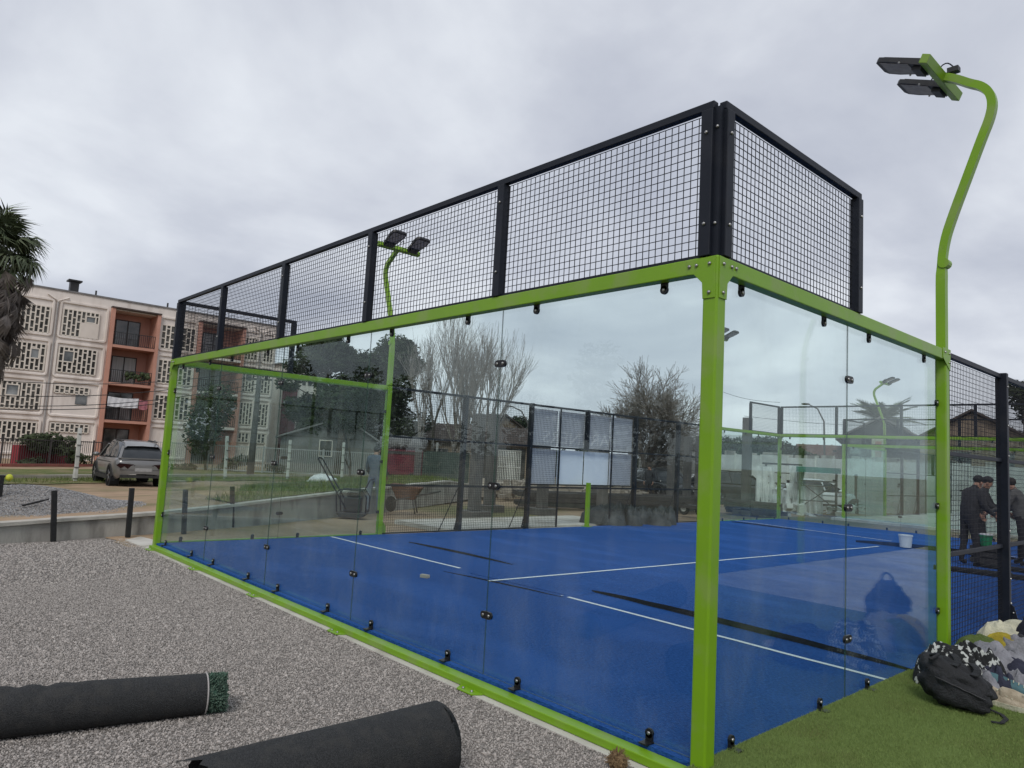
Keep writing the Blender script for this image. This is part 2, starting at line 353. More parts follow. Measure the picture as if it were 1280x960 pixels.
def inst(me, name, parent, mtx):   # a child sharing mesh data, placed by a world matrix (parent has translation only)
    o = bpy.data.objects.new(name, me); COL.objects.link(o); o.parent = parent
    off = Vector((0, 0, 0)); p = parent
    while p: off += p.location; p = p.parent
    o.matrix_basis = Matrix.Translation(-off) @ mtx
    return o
def frame(u, n, z, p):
    m = Matrix.Identity(4)
    for i, a in enumerate((Vector(u), Vector(n), Vector(z))):
        for r in range(3): m[r][i] = a[r]
    m.translation = Vector(p); return m

def scatter(name, me_obj, density, kind, smin, smax, material, seed=1, hgt=None):
    g = bpy.data.node_groups.new(name, 'GeometryNodeTree')
    g.interface.new_socket('Geometry', in_out='INPUT', socket_type='NodeSocketGeometry')
    g.interface.new_socket('Geometry', in_out='OUTPUT', socket_type='NodeSocketGeometry')
    n = g.nodes; gi = n.new('NodeGroupInput'); go = n.new('NodeGroupOutput')
    di = n.new('GeometryNodeDistributePointsOnFaces'); di.inputs['Density'].default_value = density; di.inputs['Seed'].default_value = seed
    ip = n.new('GeometryNodeInstanceOnPoints'); sm = n.new('GeometryNodeSetMaterial'); sm.inputs['Material'].default_value = MATS[material]
    rv = n.new('FunctionNodeRandomValue'); rv.data_type = 'FLOAT_VECTOR'; rs = n.new('FunctionNodeRandomValue'); rs.data_type = 'FLOAT_VECTOR'
    rs.inputs['Seed'].default_value = seed + 5
    if kind == 'stone':
        sh = n.new('GeometryNodeMeshIcoSphere'); sh.inputs['Radius'].default_value = 1.0; sh.inputs['Subdivisions'].default_value = 1
        rv.inputs[0].default_value = (0, 0, 0); rv.inputs[1].default_value = (6.28, 6.28, 6.28)
        rs.inputs[0].default_value = (smin, smin, smin * .7); rs.inputs[1].default_value = (smax, smax, smax * .8)
    else:
        sh = n.new('GeometryNodeMeshCone'); sh.inputs['Vertices'].default_value = 3; sh.inputs['Radius Top'].default_value = 0
        sh.inputs['Radius Bottom'].default_value = 0.0022 * (hgt / 0.02 if hgt else 1) ** 0.5; sh.inputs['Depth'].default_value = hgt
        rv.inputs[0].default_value = (-.5, -.5, 0); rv.inputs[1].default_value = (.5, .5, 6.28)
        rs.inputs[0].default_value = (smin,) * 3; rs.inputs[1].default_value = (smax,) * 3
    L_ = g.links.new
    L_(gi.outputs[0], di.inputs[0]); L_(di.outputs['Points'], ip.inputs['Points']); L_(sh.outputs[0], sm.inputs[0]); L_(sm.outputs[0], ip.inputs['Instance'])
    L_(rv.outputs[0], ip.inputs['Rotation']); L_(rs.outputs[0], ip.inputs['Scale']); L_(ip.outputs[0], go.inputs[0])
    md = me_obj.modifiers.new('scatter', 'NODES'); md.node_group = g
# ------------------------------------------------------------------ terrain
WX = [(-16, -4.5), (-8, -8.6), (-1.86, -11.02), (-1.13, -11.31), (0.47, -11.66), (2.75, -12.52), (5.95, -14.13), (12.2, -18.23), (17, -21.6), (24, -26.5), (34, -33.5)]
WT = [(-16, .18), (-8, .24), (-1.86, .275), (.47, .34), (2.75, .46), (5.95, .61), (12.2, .70), (17, .30), (24, -.1), (34, -.2)]
def lerp(tab, x):
    if x <= tab[0][0]: return tab[0][1]
    for (a, b), (c, d) in zip(tab, tab[1:]):
        if x <= c: return b + (d - b) * (x - a) / (c - a)
    return tab[-1][1]
def base_h(x, y):
    dx = max(-13.5 - x, 0, x - 20); dy = max(-25 - y, 0, y - 27); return -0.075 - 0.185 * smooth(0, 12, math.hypot(dx, dy))
def H(x, y):
    b = base_h(x, y); xw = lerp(WX, y); d = xw - x
    if d <= 0 or y > 34 or y < -16: return b
    t = lerp(WT, y) - 0.03
    h = t + (-0.12 - t) * smooth(1.0, 11, d); h += (-0.19 + 0.12) * smooth(10, 20, d)
    return max(h, b + 0.02) + 0.035 * mnoise.noise(Vector((x * .5, y * .5, 0))) * smooth(0.3, 1.5, d)

# one sheet to the horizon
gx = [-900, -500, -300, -180, -120, -90] + [-75 + 3 * i for i in range(34)] + [30, 40, 60, 120, 300, 900]
gy = [-900, -300, -100, -50, -30] + [-20 + 2 * i for i in range(31)] + [45, 52, 60, 75, 95, 130, 200, 400, 900]
b = MB(); vs = [(x, y, base_h(x, y)) for y in gy for x in gx]; nx = len(gx)
b.add(vs, [(j * nx + i, j * nx + i + 1, (j + 1) * nx + i + 1, (j + 1) * nx + i) for j in range(len(gy) - 1) for i in range(nx - 1)])
struct(b.build('ground', 'far_ground', smooth_=True))
# raised bank behind the low wall
ys = [-15.5 + 0.5 * i for i in range(98)]; ds = [0.10, .3, .6, 1, 1.5, 2, 2.6, 3.3, 4, 5, 6, 7, 8, 9, 10, 11, 12.5, 14, 16, 18, 21, 25, 30, 36, 42]
b = MB(); b.add([(lerp(WX, y) - d, y, H(lerp(WX, y) - d, y)) for y in ys for d in ds],
    [(j * len(ds) + i, j * len(ds) + i + 1, (j + 1) * len(ds) + i + 1, (j + 1) * len(ds) + i) for j in range(len(ys) - 1) for i in range(len(ds) - 1)])
struct(b.build('bank', 'dirt', smooth_=True))
# grass strips over the bank (a sheet just above it)
def sheet(name, matn, poly_fn, nu, nv, lift, kindf=struct, hf=H):
    b = MB(); b.add([(lambda p: (p[0], p[1], hf(p[0], p[1]) + lift))(poly_fn(i / nu, j / nv)) for j in range(nv + 1) for i in range(nu + 1)],
        [(j * (nu + 1) + i, j * (nu + 1) + i + 1, (j + 1) * (nu + 1) + i + 1, (j + 1) * (nu + 1) + i) for j in range(nv) for i in range(nu)])
    o = b.build(name, matn, smooth_=True); kindf(o); return o
def wob(t, s, a): return a * mnoise.noise(Vector((t * 3.1, s, 0)))
POSTLINE = [(-26.0, -6.0), (-28.93, 2.71), (-32.31, 9.62), (-33.28, 13.14), (-34.35, 17.0), (-35.6, 21.5), (-37.8, 26.5), (-42, 36)]
PLX = [(y, x) for x, y in POSTLINE]
sheet('grass_verge', 'grass', lambda u, v: (lerp(PLX, -14 + 46 * v) + 1.6 + wob(v * 12, 1, 1.0) - u * 4.0, -14 + 46 * v), 8, 60, 0.025)
sheet('grass_bank', 'grass', lambda u, v: (lerp(WX, 2.2 + 12.5 * v) - 0.25 - u * (1.2 + 6.5 * smooth(0, .4, v) + wob(v * 9, 4, .8)), 2.2 + 12.5 * v), 10, 34, 0.03)
sheet('grass_lawn', 'grass', lambda u, v: (lerp(PLX, -14 + 46 * v) - 4.6 - u * 4.6, -14 + 46 * v), 6, 40, 0.03)
sheet('path', 'path_pale', lambda u, v: (lerp(PLX, -14 + 46 * v) - 2.45 - u * 2.1, -14 + 46 * v), 4, 40, 0.035)
b = MB()
for y in range(-14, 32): b.bar((lerp(PLX, y) - 2.35, y, H(lerp(PLX, y) - 2.35, y) + .06), (lerp(PLX, y + 1) - 2.35, y + .997, H(lerp(PLX, y + 1) - 2.35, y + 1) + .06), .15, .14)
struct(b.build('kerb', 'path_pale'))
g1 = sheet('grass_blades', 'grass', lambda u, v: (lerp(PLX, -12 + 40 * v) + 1.2 + wob(v * 12, 1, 1.0) - u * 2.6, -12 + 40 * v), 6, 50, 0.02, lambda o: stuff(o, 'short rough grass along the line of white posts', 'grass'))
scatter('grass_verge_blades', g1, 60, 'blade', 0.6, 1.6, 'grass_blade', 3, 0.14)
g2 = sheet('grass_tufts', 'grass', lambda u, v: (lerp(WX, 2.0 + 12 * v) - 0.15 - u * (1.2 + 5.5 * smooth(0, .4, v)), 2.0 + 12 * v), 6, 30, 0.02, lambda o: stuff(o, 'green grass on the bank above the low wall behind the court', 'grass'))
scatter('grass_bank_blades', g2, 130, 'blade', 0.6, 1.7, 'grass_blade', 4, 0.13)

# low concrete retaining wall
b = MB(); c2 = MB(); rr = random.Random(4)
seg = [-15.5 + 0.5 * i for i in range(62)]
def wp(y, w, z): return Vector((lerp(WX, y) - w, y, z))
vs = []; cs = []
for y in seg:
    t = lerp(WT, y); j = 0.012 * mnoise.noise(Vector((0, y * 2.3, 3)))
    vs += [wp(y, 0, -.1), wp(y, 0.02 + j, t - .06), wp(y, .13, t - .06), wp(y, .13, -.1)]
    k = 0.015 * mnoise.noise(Vector((5, y * 3.1, 3)))
    cs += [wp(y, -0.03 + j, t - .062), wp(y, -0.025 + j, t - .01 + k), wp(y, .15, t + k), wp(y, .16, t - .062)]
fs = [(4 * i + a, 4 * i + (a + 1) % 4, 4 * i + 4 + (a + 1) % 4, 4 * i + 4 + a) for i in range(len(seg) - 1) for a in range(4)]
wt = thing('retaining_wall', 'low weathered concrete wall with pale rough cap holding back the bank', 'retaining wall')
MB().add(vs, fs).build('wall_face', 'wall_concrete', wt); MB().add(cs, fs).build('wall_cap', 'wall_cap', wt)

# gravel yard
def gp(poly, z, name, matn):
    b = MB(); b.add([(x, y, z) for x, y in poly], [tuple(range(len(poly)))]); return b.build(name, matn, recalc=False)
gpoly = [(lerp(WX, y) + .02, y) for y in (-9, -6, -4, -1.86, -1.13, -.3)] + [(-11.2, 0.1), (-10.5, -.10), (-10.2, -.12), (3.2, -.12), (3.2, -9)]
gpoly = gpoly[::-1]
b = MB(); b.add([(x, y, -0.060) for x, y in gpoly], [tuple(range(len(gpoly)))]); struct(b.build('gravel_yard', 'gravel_ground'))
near = [(-7.5, -4.6), (1.2, -4.6), (1.2, -.125), (-7.5, -.125)]
o = gp(near, -0.056, 'loose_gravel', 'gravel_ground'); stuff(o, 'loose grey crushed gravel covering the yard beside the court', 'gravel')
scatter('gravel_near', o, 6500, 'stone', 0.0035, 0.0085, 'stone', 2)
scatter('gravel_coarse', gp([(-6, -4.6), (1.2, -4.6), (1.2, -.16), (-6, -.16)], -.054, 'coarse_gravel', 'gravel_ground'), 160, 'stone', 0.008, 0.016, 'stone', 12); stuff(bpy.data.objects['coarse_gravel'], 'scattered larger stones among the fine gravel', 'gravel')
far = [(-11.0, -3.2), (-7.5, -4.6), (-7.5, -.13), (-11.2, -.05)]
o = gp(far, -0.056, 'distant_gravel', 'gravel_ground'); stuff(o, 'loose gravel further off towards the low wall', 'gravel')
scatter('gravel_far', o, 1300, 'stone', 0.007, 0.016, 'stone', 5)
# sand patch by the far left corner
o = sheet('sand_patch', 'dirt', lambda u, v: (lerp(WX, -.32 + 6.2 * v) + .02 + (-10.14 - lerp(WX, -.32 + 6.2 * v)) * u, -.32 + 6.2 * v + wob(u * 3, v, .12) * (1 - v)), 8, 16, -.052, struct, lambda x, y: .01 * mnoise.noise(Vector((x * 2, y * 2, 0))))

# gravel heap on the bank
hc = G(52, 628, .3); hc = Vector((-14.6, -1.15, 0)); b = MB(); nr, na = 9, 30
vs = []
for i in range(nr + 1):
    for j in range(na):
        a = 2 * math.pi * j / na; r = i / nr
        x = hc.x + math.cos(a) * 2.7 * r * (1 + .12 * mnoise.noise(Vector((math.cos(a) * 2, math.sin(a) * 2, 1)))); y = hc.y + math.sin(a) * 2.2 * r
        vs.append((x, y, H(x, y) - .02 + 0.42 * (1 - smooth(0, 1, r)) + .03 * mnoise.noise(Vector((x * 2, y * 2, 0)))))
b.add(vs, [(i * na + j, (i + 1) * na + j, (i + 1) * na + (j + 1) % na, i * na + (j + 1) % na) for i in range(nr) for j in range(na)])
ho = b.build('gravel_heap', 'gravel_ground', smooth_=True); tag(ho, 'low heap of blue-grey gravel tipped behind the low wall', 'gravel heap')
b2 = MB(); b2.add(vs, b.f); hs = b2.build('loose_stones', 'gravel_ground', ho); stuff(hs); hs.location = (0, 0, .004)
scatter('gravel_heap_stones', hs, 900, 'stone', 0.008, 0.02, 'stone_blue', 8)
MB().tube([at(28, 632, 15.2), at(45, 628, 15.3), at(61, 624, 15.4)], [.018, .02, .012], 5).build('stick', 'stake_black'); tag(bpy.data.objects['stick'], 'dark stick lying on the gravel heap', 'stick')

# black stakes before the wall
for k, (xt, yt, xb, yb, lab) in enumerate(((68, 613, 67, 673, 'square black stake before the wall below the gravel heap'), (165, 610, 160, 668, 'black stake leaning right, just left of the tall green corner post'),
        (232, 612, 230, 664, 'black stake seen through the glass just right of the green corner post'), (290.5, 608, 290, 656, 'black stake seen through the glass, furthest along the wall'))):
    p = G(xb, yb); D = math.hypot(p.x - CAM.x, p.y - CAM.y); q = at(xt, yt, D)
    o = MB().bar(p - Vector((0, 0, .05)), q, .075, .075).build('stake', 'stake_black', bevel=.006); tag(o, lab, 'stake', 'black stakes along the low wall')
p = at(-2, 640, 16.0); q = at(3, 594, 16.0)
t = thing('stake', 'thin black stake with a crossbar at the left edge, behind the heap', 'stake', group='black stakes along the low wall')
MB().bar((p.x, p.y, H(p.x, p.y) - .1), q, .06).build('shaft', 'stake_black', t); MB().bar(at(-6, 595, 16), at(7, 595.5, 16), .05, .03).build('crossbar', 'stake_black', t)
o = MB().ell(at(11.5, 597, 16.0), (.062, .062, .062), 14, 10).build('ball', 'yellow', smooth_=True); tag(o, 'yellow ball at the tip of the crossbar on the leftmost stake', 'ball')

# ------------------------------------------------------------------ court floor
LEN, WID, SL, MU = 20.28, 10.0, 4.13, 2.07
HB, HT = 2.95, 3.925
b = MB(); b.box(-WID - .13, .058, -.132, LEN + .13, -.30, -.05); struct(b.build('court_slab', 'white_concrete'))
b = MB(); b.prism([(-11.25, .18), (-10.9, -.16), (-10.131, -.13), (-10.131, .35)], -.2, -.035, lambda u, v, t: (u, v, t)); struct(b.build('slab_patch', 'white_concrete'))
o = gp([(-10, -.125), (1, -.125), (1, -.155), (-10, -.155)], -.053, 'spilled_gravel', 'gravel_ground'); stuff(o, 'grit spilled along the edge of the concrete strip', 'gravel'); scatter('gravel_spill', o, 900, 'stone', .003, .008, 'stone', 21)
b = MB(); vs = []
def patch(poly, z0, z1): return MB().prism(poly, z0, z1, lambda u, v, t: (u, v, t))
t = thing('court_turf', 'blue artificial turf of the court with loose seams still being laid', 'artificial turf')
patch([(-9.905, .034), (-.098, .034), (-.098, LEN - .098), (-9.905, LEN - .098)], -.048, .026).build('turf_sheet', 'blue_turf', t)
def curl(edge, inner_n, w, z, zup, name):   # a turf edge lifting off the floor, its dark backing showing
    b = MB(); b.cur = 0; k = len(edge); prof = [(w, z), (w * .55, z + zup * .35), (w * .15, z + zup * .9), (0, z + zup)]
    rows = []
    for i, p in enumerate(edge):
        f = math.sin(math.pi * min(1, max(0.0, (i + .5) / k))) ** .5
        rows += [Vector((p[0], p[1], 0)) + Vector(inner_n) * a + Vector((0, 0, z + (h - z) * f)) for a, h in prof]
    n = len(prof); fs = [(i * n + j, i * n + j + 1, (i + 1) * n + j + 1, (i + 1) * n + j) for i in range(k - 1) for j in range(n - 1)]
    b.add(rows, fs); b.cur = 1
    b.add([r - Vector((0, 0, .006)) if (i % n) else Vector((r.x, r.y, .0275)) for i, r in enumerate(rows)], fs)
    fr = []
    for i in range(k): fr += [rows[i * n + n - 1], Vector((rows[i * n + n - 1].x, rows[i * n + n - 1].y, .0275))]
    b.add(fr, [(2 * i, 2 * i + 1, 2 * i + 3, 2 * i + 2) for i in range(k - 1)])
    return b.build(name, ['blue_turf', 'turf_back'], t, recalc=False)
def lin(a, b, n, wv=0.0): return [(a[0] + (b[0] - a[0]) * i / n, a[1] + (b[1] - a[1]) * i / n + wv * mnoise.noise(Vector((i * .4, a[0], 2)))) for i in range(n + 1)]
# overlapping second sheet on the right half, curled front edge
E1 = lin((-3.88, 3.50), (-.06, 3.32), 26, .02)
patch([(-5.6, 2.9), (-3.86, 3.0), (-3.86, 3.62)] + [(x, y + .14) for x, y in E1] + [(-.06, 13.2), (-5.0, 13.0)], .026, .036).build('turf_overlap', 'blue_turf', t)
curl(E1, (0, 1, 0), .16, .034, .055, 'curled_edge')
curl(lin((-8.7, 3.98), (-5.98, 4.03), 14, .015), (0, 1, 0), .12, .027, .035, 'curled_edge')
curl(lin((-5.9, 2.66), (-3.83, 2.87), 12, .012), (0, 1, 0), .10, .027, .016, 'curled_edge')
curl([(p[0], p[1]) for p in lin((-3.83, 2.87), (-3.885, 3.5), 5)], (1, 0, 0), .08, .027, .02, 'curled_edge')
curl(lin((-5.2, 14.9), (-2.0, 15.35), 10, .05), (0, 1, 0), .3, .04, .09, 'curled_edge')
curl(lin((-9.6, 16.6), (-7.2, 16.3), 8, .05), (0, 1, 0), .15, .03, .03, 'curled_edge')
def line(a, b, w, z, n=16, wv=.012):
    a, b = Vector((*a, 0)), Vector((*b, 0)); d = (b - a).normalized(); r = Vector((-d.y, d.x, 0)); m_ = MB(); vs = []
    for i in range(n + 1):
        p = a + (b - a) * i / n + r * wv * mnoise.noise(Vector((i * .35, a.x, a.y)))
        vs += [p - r * w / 2 + Vector((0, 0, z)), p + r * w / 2 + Vector((0, 0, z))]
    m_.add(vs, [(2 * i, 2 * i + 2, 2 * i + 3, 2 * i + 1) for i in range(n)]); return m_
line((-9.85, 3.04), (-6.02, 3.05), .055, .030).build('white_line', 'white_line', t)
line((-3.88, 2.95), (-.03, 2.835), .055, .030).build('white_line', 'white_line', t)
line((-5.0, 2.72), (-4.47, 14.4), .055, .0405, 30, .03).build('white_line', 'white_line', t)
line((-9.9, 17.3), (-4.9, 16.4), .055, .031).build('white_line', 'white_line', t)
line((-3.6, 15.95), (-.3, 15.85), .055, .041).build('white_line', 'white_line', t)
# turf scrap on the floor
o = MB().box(-.06, .06, -.03, .03, 0, .04).build('turf_scrap', 'rubble'); p = G(531, 722, .027); o.location = p; o.rotation_euler.z = .3; tag(o, 'small tan block lying alone on the blue turf', 'block')

# green turf lawn outside the right side, concrete beyond it
b = MB(); nu, nv = 24, 30
def lawn(u, v):
    x = -.084 + 4.04 * u; y = -3.9 + 9.55 * v; return x, y
vs = [(*lawn(i / nu, j / nv), .034 + .006 * mnoise.noise(Vector((i * .5, j * .5, 0)))) for j in range(nv + 1) for i in range(nu + 1)]
b.add(vs, [(j * (nu + 1) + i, j * (nu + 1) + i + 1, (j + 1) * (nu + 1) + i + 1, (j + 1) * (nu + 1) + i) for j in range(nv) for i in range(nu)])
o = b.build('green_turf', 'green_turf', smooth_=True); struct(o)
gb = gp([(-.08, -.1), (2.2, -.4), (2.2, 4.2), (-.08, 4.07)], .036, 'turf_fibres', 'green_turf'); stuff(gb, 'short green artificial turf fibres beside the glass', 'artificial turf')
scatter('turf_blades', gb, 11000, 'blade', 0.6, 1.2, 'turf_blade', 6, 0.016)
b = MB(); b.box(.07, 3.75, 5.66, 20, -.2, .03); struct(b.build('concrete_pad', 'white_concrete'))
b = MB(); b.box(.062, 4.0, -3.9, 5.655, -.3, .02); struct(b.build('lawn_base', 'white_concrete'))
b = MB(); b.box(3.78, 14, 5.4, 25, -.2, .035); struct(b.build('neighbour_court_floor', 'blue_turf'))
b = MB(); b.box(-12.4, -10.30, 6.1, 12.4, -.2, .022); o = b.build('concrete_apron', 'white_concrete'); struct(o)

# ------------------------------------------------------------------ court enclosure
# shared small meshes: a seam clamp (u along the wall, n into the court), a single clamp, bolts
def stadium(hw, r, n=7):
    return [(hw + r * math.cos(a), r * math.sin(a)) for a in [(-.5 + i / n) * math.pi for i in range(n + 1)]] + [(-hw + r * math.cos(a), r * math.sin(a)) for a in [(.5 + i / n) * math.pi for i in range(n + 1)]]
b = MB(); b.prism(stadium(.036, .028), -.018, 0, lambda u, v, t: (u, t, v)); SEAM = b.mesh('clamp', 'clamp_black')
b = MB()
for sx in (-.034, .034): b.lathe([(.0125, -.019), (.012, -.023), (.008, -.026), (.0, -.0265)], (sx, 0, 0), 10, 'Y', False)
SEAMB = b.mesh('bolt', 'bolt_steel', True)
b = MB(); b.prism(stadium(.0, .028), -.018, 0, lambda u, v, t: (u, t, v)); b.box(-.024, .024, -.018, .0, 0, .05); b.box(-.028, .028, -.022, .0, .044, .052); SING = b.mesh('clamp', 'clamp_black')
b = MB(); b.lathe([(.0125, -.019), (.012, -.023), (.008, -.026), (.0, -.0265)], (0, 0, 0), 10, 'Y', False); SINGB = b.mesh('bolt', 'bolt_steel', True)
b = MB(); b.prism(stadium(.0, .028), -.018, 0, lambda u, v, t: (u, t, v)); b.box(-.024, .024, -.018, .0, -.05, 0); b.box(-.03, .03, -.075, .0, -.054, -.046); FOOTC = b.mesh('clamp', 'clamp_black')
b = MB(); b.lathe([(.011, 0), (.011, .008), (.006, .012), (0, .0125)], (0, 0, 0), 8, 'Z', False); BOLT = b.mesh('bolt', 'bolt_steel', True)

class Wall:
    def __init__(s, name, label, cat, P0, U, Nn, group):
        s.P0, s.U, s.N = Vector(P0), Vector(U), Vector(Nn)
        s.t = thing(name, label, cat, s.P0, group)
    def P(s, u, w, z): return s.P0 + s.U * u + s.N * w + Vector((0, 0, z))
    def box(s, b, u0, u1, w0, w1, z0, z1): return b.box(u0, u1, w0, w1, z0, z1, s.P)
    def part(s, name, matn, boxes, bevel=0.004, smooth_=False):
        b = MB()
        for q in boxes: s.box(b, *q)
        return b.build(name, matn, s.t, bevel=bevel)
    def pane(s, u0, u1, z0, z1):
        b = MB(); p = [s.P(u, w, z) for u, w, z in ((u0, .085, z0), (u1, .085, z0), (u1, .097, z0), (u0, .097, z0), (u0, .085, z1), (u1, .085, z1), (u1, .097, z1), (u0, .097, z1))]
        b.hexa(p); b.mi = [1, 1, 0, 1, 0, 1]
        return b.build('glass_pane', ['pane_glass', 'pane_edge'], s.t)
    def clamp(s, me, mb, u, z, w=.084):
        o = inst(me, 'clamp', s.t, frame(s.U, s.N, (0, 0, 1), s.P(u, w, z)))
        c = bpy.data.objects.new('bolt', mb); COL.objects.link(c); c.parent = o
    def wires(s, u0, u1, z0, z1, w=.045, th=.0042, step=.05):
        b = MB(); h = th / 2; nu = max(1, round((u1 - u0) / step)); nz = max(1, round((z1 - z0) / step))
        for i in range(nu + 1): u = u0 + (u1 - u0) * i / nu; s.box(b, u - h, u + h, w - h, w + h, z0, z1)
        for i in range(nz + 1): z = z0 + (z1 - z0) * i / nz; s.box(b, u0, u1, w + h * .4, w + h * 2.2, z - h, z + h)
        o = b.build('wire_mesh', 'wire_black', s.t); o['kind'] = 'stuff'; return o
    def bolts(s, pts, par=None):
        for (u, w, z, ax) in pts:
            c = s.P(u, w, z); d = {'-w': -s.N, 'z': Vector((0, 0, 1)), '-u': -s.U, 'u': s.U}[ax]
            inst(BOLT, 'bolt', par or s.t, Matrix.Translation(c) @ d.to_track_quat('Z', 'Y').to_matrix().to_4x4())

def top_mesh(W, us, pw=.08):
    W.part('top_rail', 'black_paint', [(us[0] + .0, us[-1], .0, .05, HT - .05, HT)])
    W.part('bottom_rail', 'black_paint', [(us[0] + .0, us[-1], .02, .05, HB + .004, HB + .022)], 0)
    for i, u in enumerate(us):
        c = u if 0 < i < len(us) - 1 else (u + pw / 2 if i == 0 else u - pw / 2)
        o = W.part('mesh_post', 'black_paint', [(c - pw / 2, c + pw / 2, -.012, .062, HB + .003, HT - .052)])
        W.bolts([(c, -.012, HB + .2, '-w'), (c, -.012, HT - .2, '-w')], o)
    for a, b_ in zip(us, us[1:]): W.wires(a + pw, b_ - pw if b_ == us[-1] else b_ - pw / 2, HB + .03, HT - .06)

def back_wall(P0, U, Nn, label, near):
    W = Wall('glass_back_wall', label, 'glass wall', P0, U, Nn, 'glass walls of the blue court')
    W.part('base_beam', 'green_paint', [(.102, WID - .102, -.072, .03, -.047, .004)], .006)
    W.part('top_beam', 'green_paint', [(.102, WID - .102, .0, .082, HB - .10, HB)], .006)
    for u in (0, WID - .1):
        o = W.part('corner_post', 'green_paint', [(u, u + .1, 0, .1, -.049, HB)], .012)
        s_ = 1 if u == 0 else -1; e = u + (0 if s_ > 0 else .1)
        def gp_(pl, a, b_, par): MB().prism(pl, a, b_, lambda q, v, tt: W.P(e + s_ * q, tt, v)).build('gusset_plate', 'green_paint', par, bevel=.002)
        gp_([(.012, HB - .26), (.096, HB - .26), (.102, HB - .16), (.16, HB - .102), (.21, HB - .098), (.21, HB - .01), (.012, HB - .006)], -.007, -.0005, o)
        MB().prism([(.012, HB - .26), (.096, HB - .26), (.102, HB - .16), (.16, HB - .102), (.21, HB - .098), (.21, HB - .01), (.012, HB - .006)], -.007, -.0005,
                   lambda q, v, tt: W.P(e + s_ * tt, q, v)).build('gusset_plate', 'green_paint', o, bevel=.002)
        W.bolts([(e + s_ * .05, -.007, HB - .225, '-w'), (e + s_ * .05, -.007, HB - .05, '-w'), (e + s_ * .14, -.007, HB - .05, '-w'), (e + s_ * .19, -.007, HB - .05, '-w')] +
                [(e - s_ * .007, .05, HB - .225, '-u' if s_ > 0 else 'u'), (e - s_ * .007, .05, HB - .05, '-u' if s_ > 0 else 'u'), (e - s_ * .007, .14, HB - .05, '-u' if s_ > 0 else 'u'), (e - s_ * .007, .19, HB - .05, '-u' if s_ > 0 else 'u')], o)
    for k in range(5):
        a, c = max(2 * k, .102) + .0018, min(2 * k + 2, WID - .102) - .0018
        W.pane(a, c, .028, HB - .075)
    for k in range(1, 5):
        for z in (.47, 1.455, 2.42): W.clamp(SEAM, SEAMB, 2 * k - .02, z)
    for u in (.105, WID - .105):
        for z in (.46, 1.44, 2.43): W.clamp(SING, SINGB, u, z)
    for k in range(5):
        for f in (.43, 1.6):
            W.clamp(SING, SINGB, 2 * k + f, HB - .145); W.clamp(FOOTC, SINGB, 2 * k + f, .082)
    for u in (.1, 1.93, 3.92, 5.84, 7.8, 9.75):
        pl = [(u - .13, -.073), (u + .13, -.073), (u + .085, -.15), (u - .085, -.15)]
        o = MB().prism(pl, .013, .024, lambda q, v, tt: W.P(q, v, tt - .062)).build('foot_plate', 'green_paint', W.t, bevel=.002)
        W.bolts([(u - .05, -.115, -.038, 'z'), (u + .05, -.115, -.038, 'z')], o)
    top_mesh(W, [.055, 2, 4, 6, 8, WID - .055])
    for s_, u in ((1, 0), (-1, WID)):   # angle plate joining the two mesh frames at the corner
        o = W.part('corner_angle', 'black_paint', [(min(u + s_ * .016, u + s_ * .056), max(u + s_ * .016, u + s_ * .056), .016, .022, HB + .003, HT - .04), (min(u + s_ * .016, u + s_ * .022), max(u + s_ * .016, u + s_ * .022), .0225, .056, HB + .003, HT - .04)], 0)
        W.bolts([(u + s_ * .036, .016, HT - .17, '-w'), (u + s_ * .036, .016, HB + .2, '-w')], o)
    return W
back_wall((0, 0, 0), (-1, 0, 0), (0, 1, 0), 'long green framed glass back wall nearest the camera, five wire mesh bays on top', True)
back_wall((-WID, LEN, 0), (1, 0, 0), (0, -1, 0), 'glass back wall at the far end of the blue court with mesh on top', False)

def side_glass(P0, U, Nn, label, base):
    W = Wall('glass_side_wall', label, 'glass wall', P0, U, Nn, 'glass walls of the blue court')
    if base: W.part('base_beam', 'green_paint', [(.102, SL - .052, .0, .078, -.048, .040)], .008)
    W.part('top_beam', 'green_paint', [(.102, SL - .052, .0, .082, HB - .10, HB)], .006)
    o = W.part('end_post', 'green_paint', [(SL - .05, SL + .05, 0, .1, -.049, HB)], .012)
    MB().prism([(SL - .02, .0), (SL + .05, .0), (SL + .11, .03), (SL + .12, .06)][:0] or [(SL + .05, .012), (SL + .15, .012), (SL + .15, .16), (SL + .10, .24), (SL + .05, .25)], .04, .05,
               lambda q, v, tt: W.P(q, tt, v)).build('foot_gusset', 'green_paint', o, bevel=.002)
    W.bolts([(SL + .10, .04, .06, '-w'), (SL + .10, .04, .17, '-w')], o)
    MB().prism([(SL - .15, HB - .09), (SL + .05, HB - .2), (SL + .07, HB - .03), (SL + .07, HB + .012), (SL - .15, HB + .012)], -.006, -.0005, lambda q, v, tt: W.P(q, tt, v)).build('gusset_plate', 'green_paint', o, bevel=.002)
    W.bolts([(SL + .03, -.006, HB - .03, '-w'), (SL - .1, -.006, HB - .03, '-w'), (SL + .03, -.006, HB - .12, '-w')], o)
    W.pane(.105, MU - .04, .03, HB - .075); W.pane(MU - .0364, SL - .055, .03, HB - .075)
    for z in (.46, 1.44, 2.43):
        W.clamp(SEAM, SEAMB, MU - .037, z); W.clamp(SEAM, SEAMB, SL - .055, z)
    for u in (.4, 1.58, 2.41, 3.7):
        W.clamp(SING, SINGB, u, HB - .145); W.clamp(FOOTC, SINGB, u, .085)
    top_mesh(W, [0.055, MU])
    return W
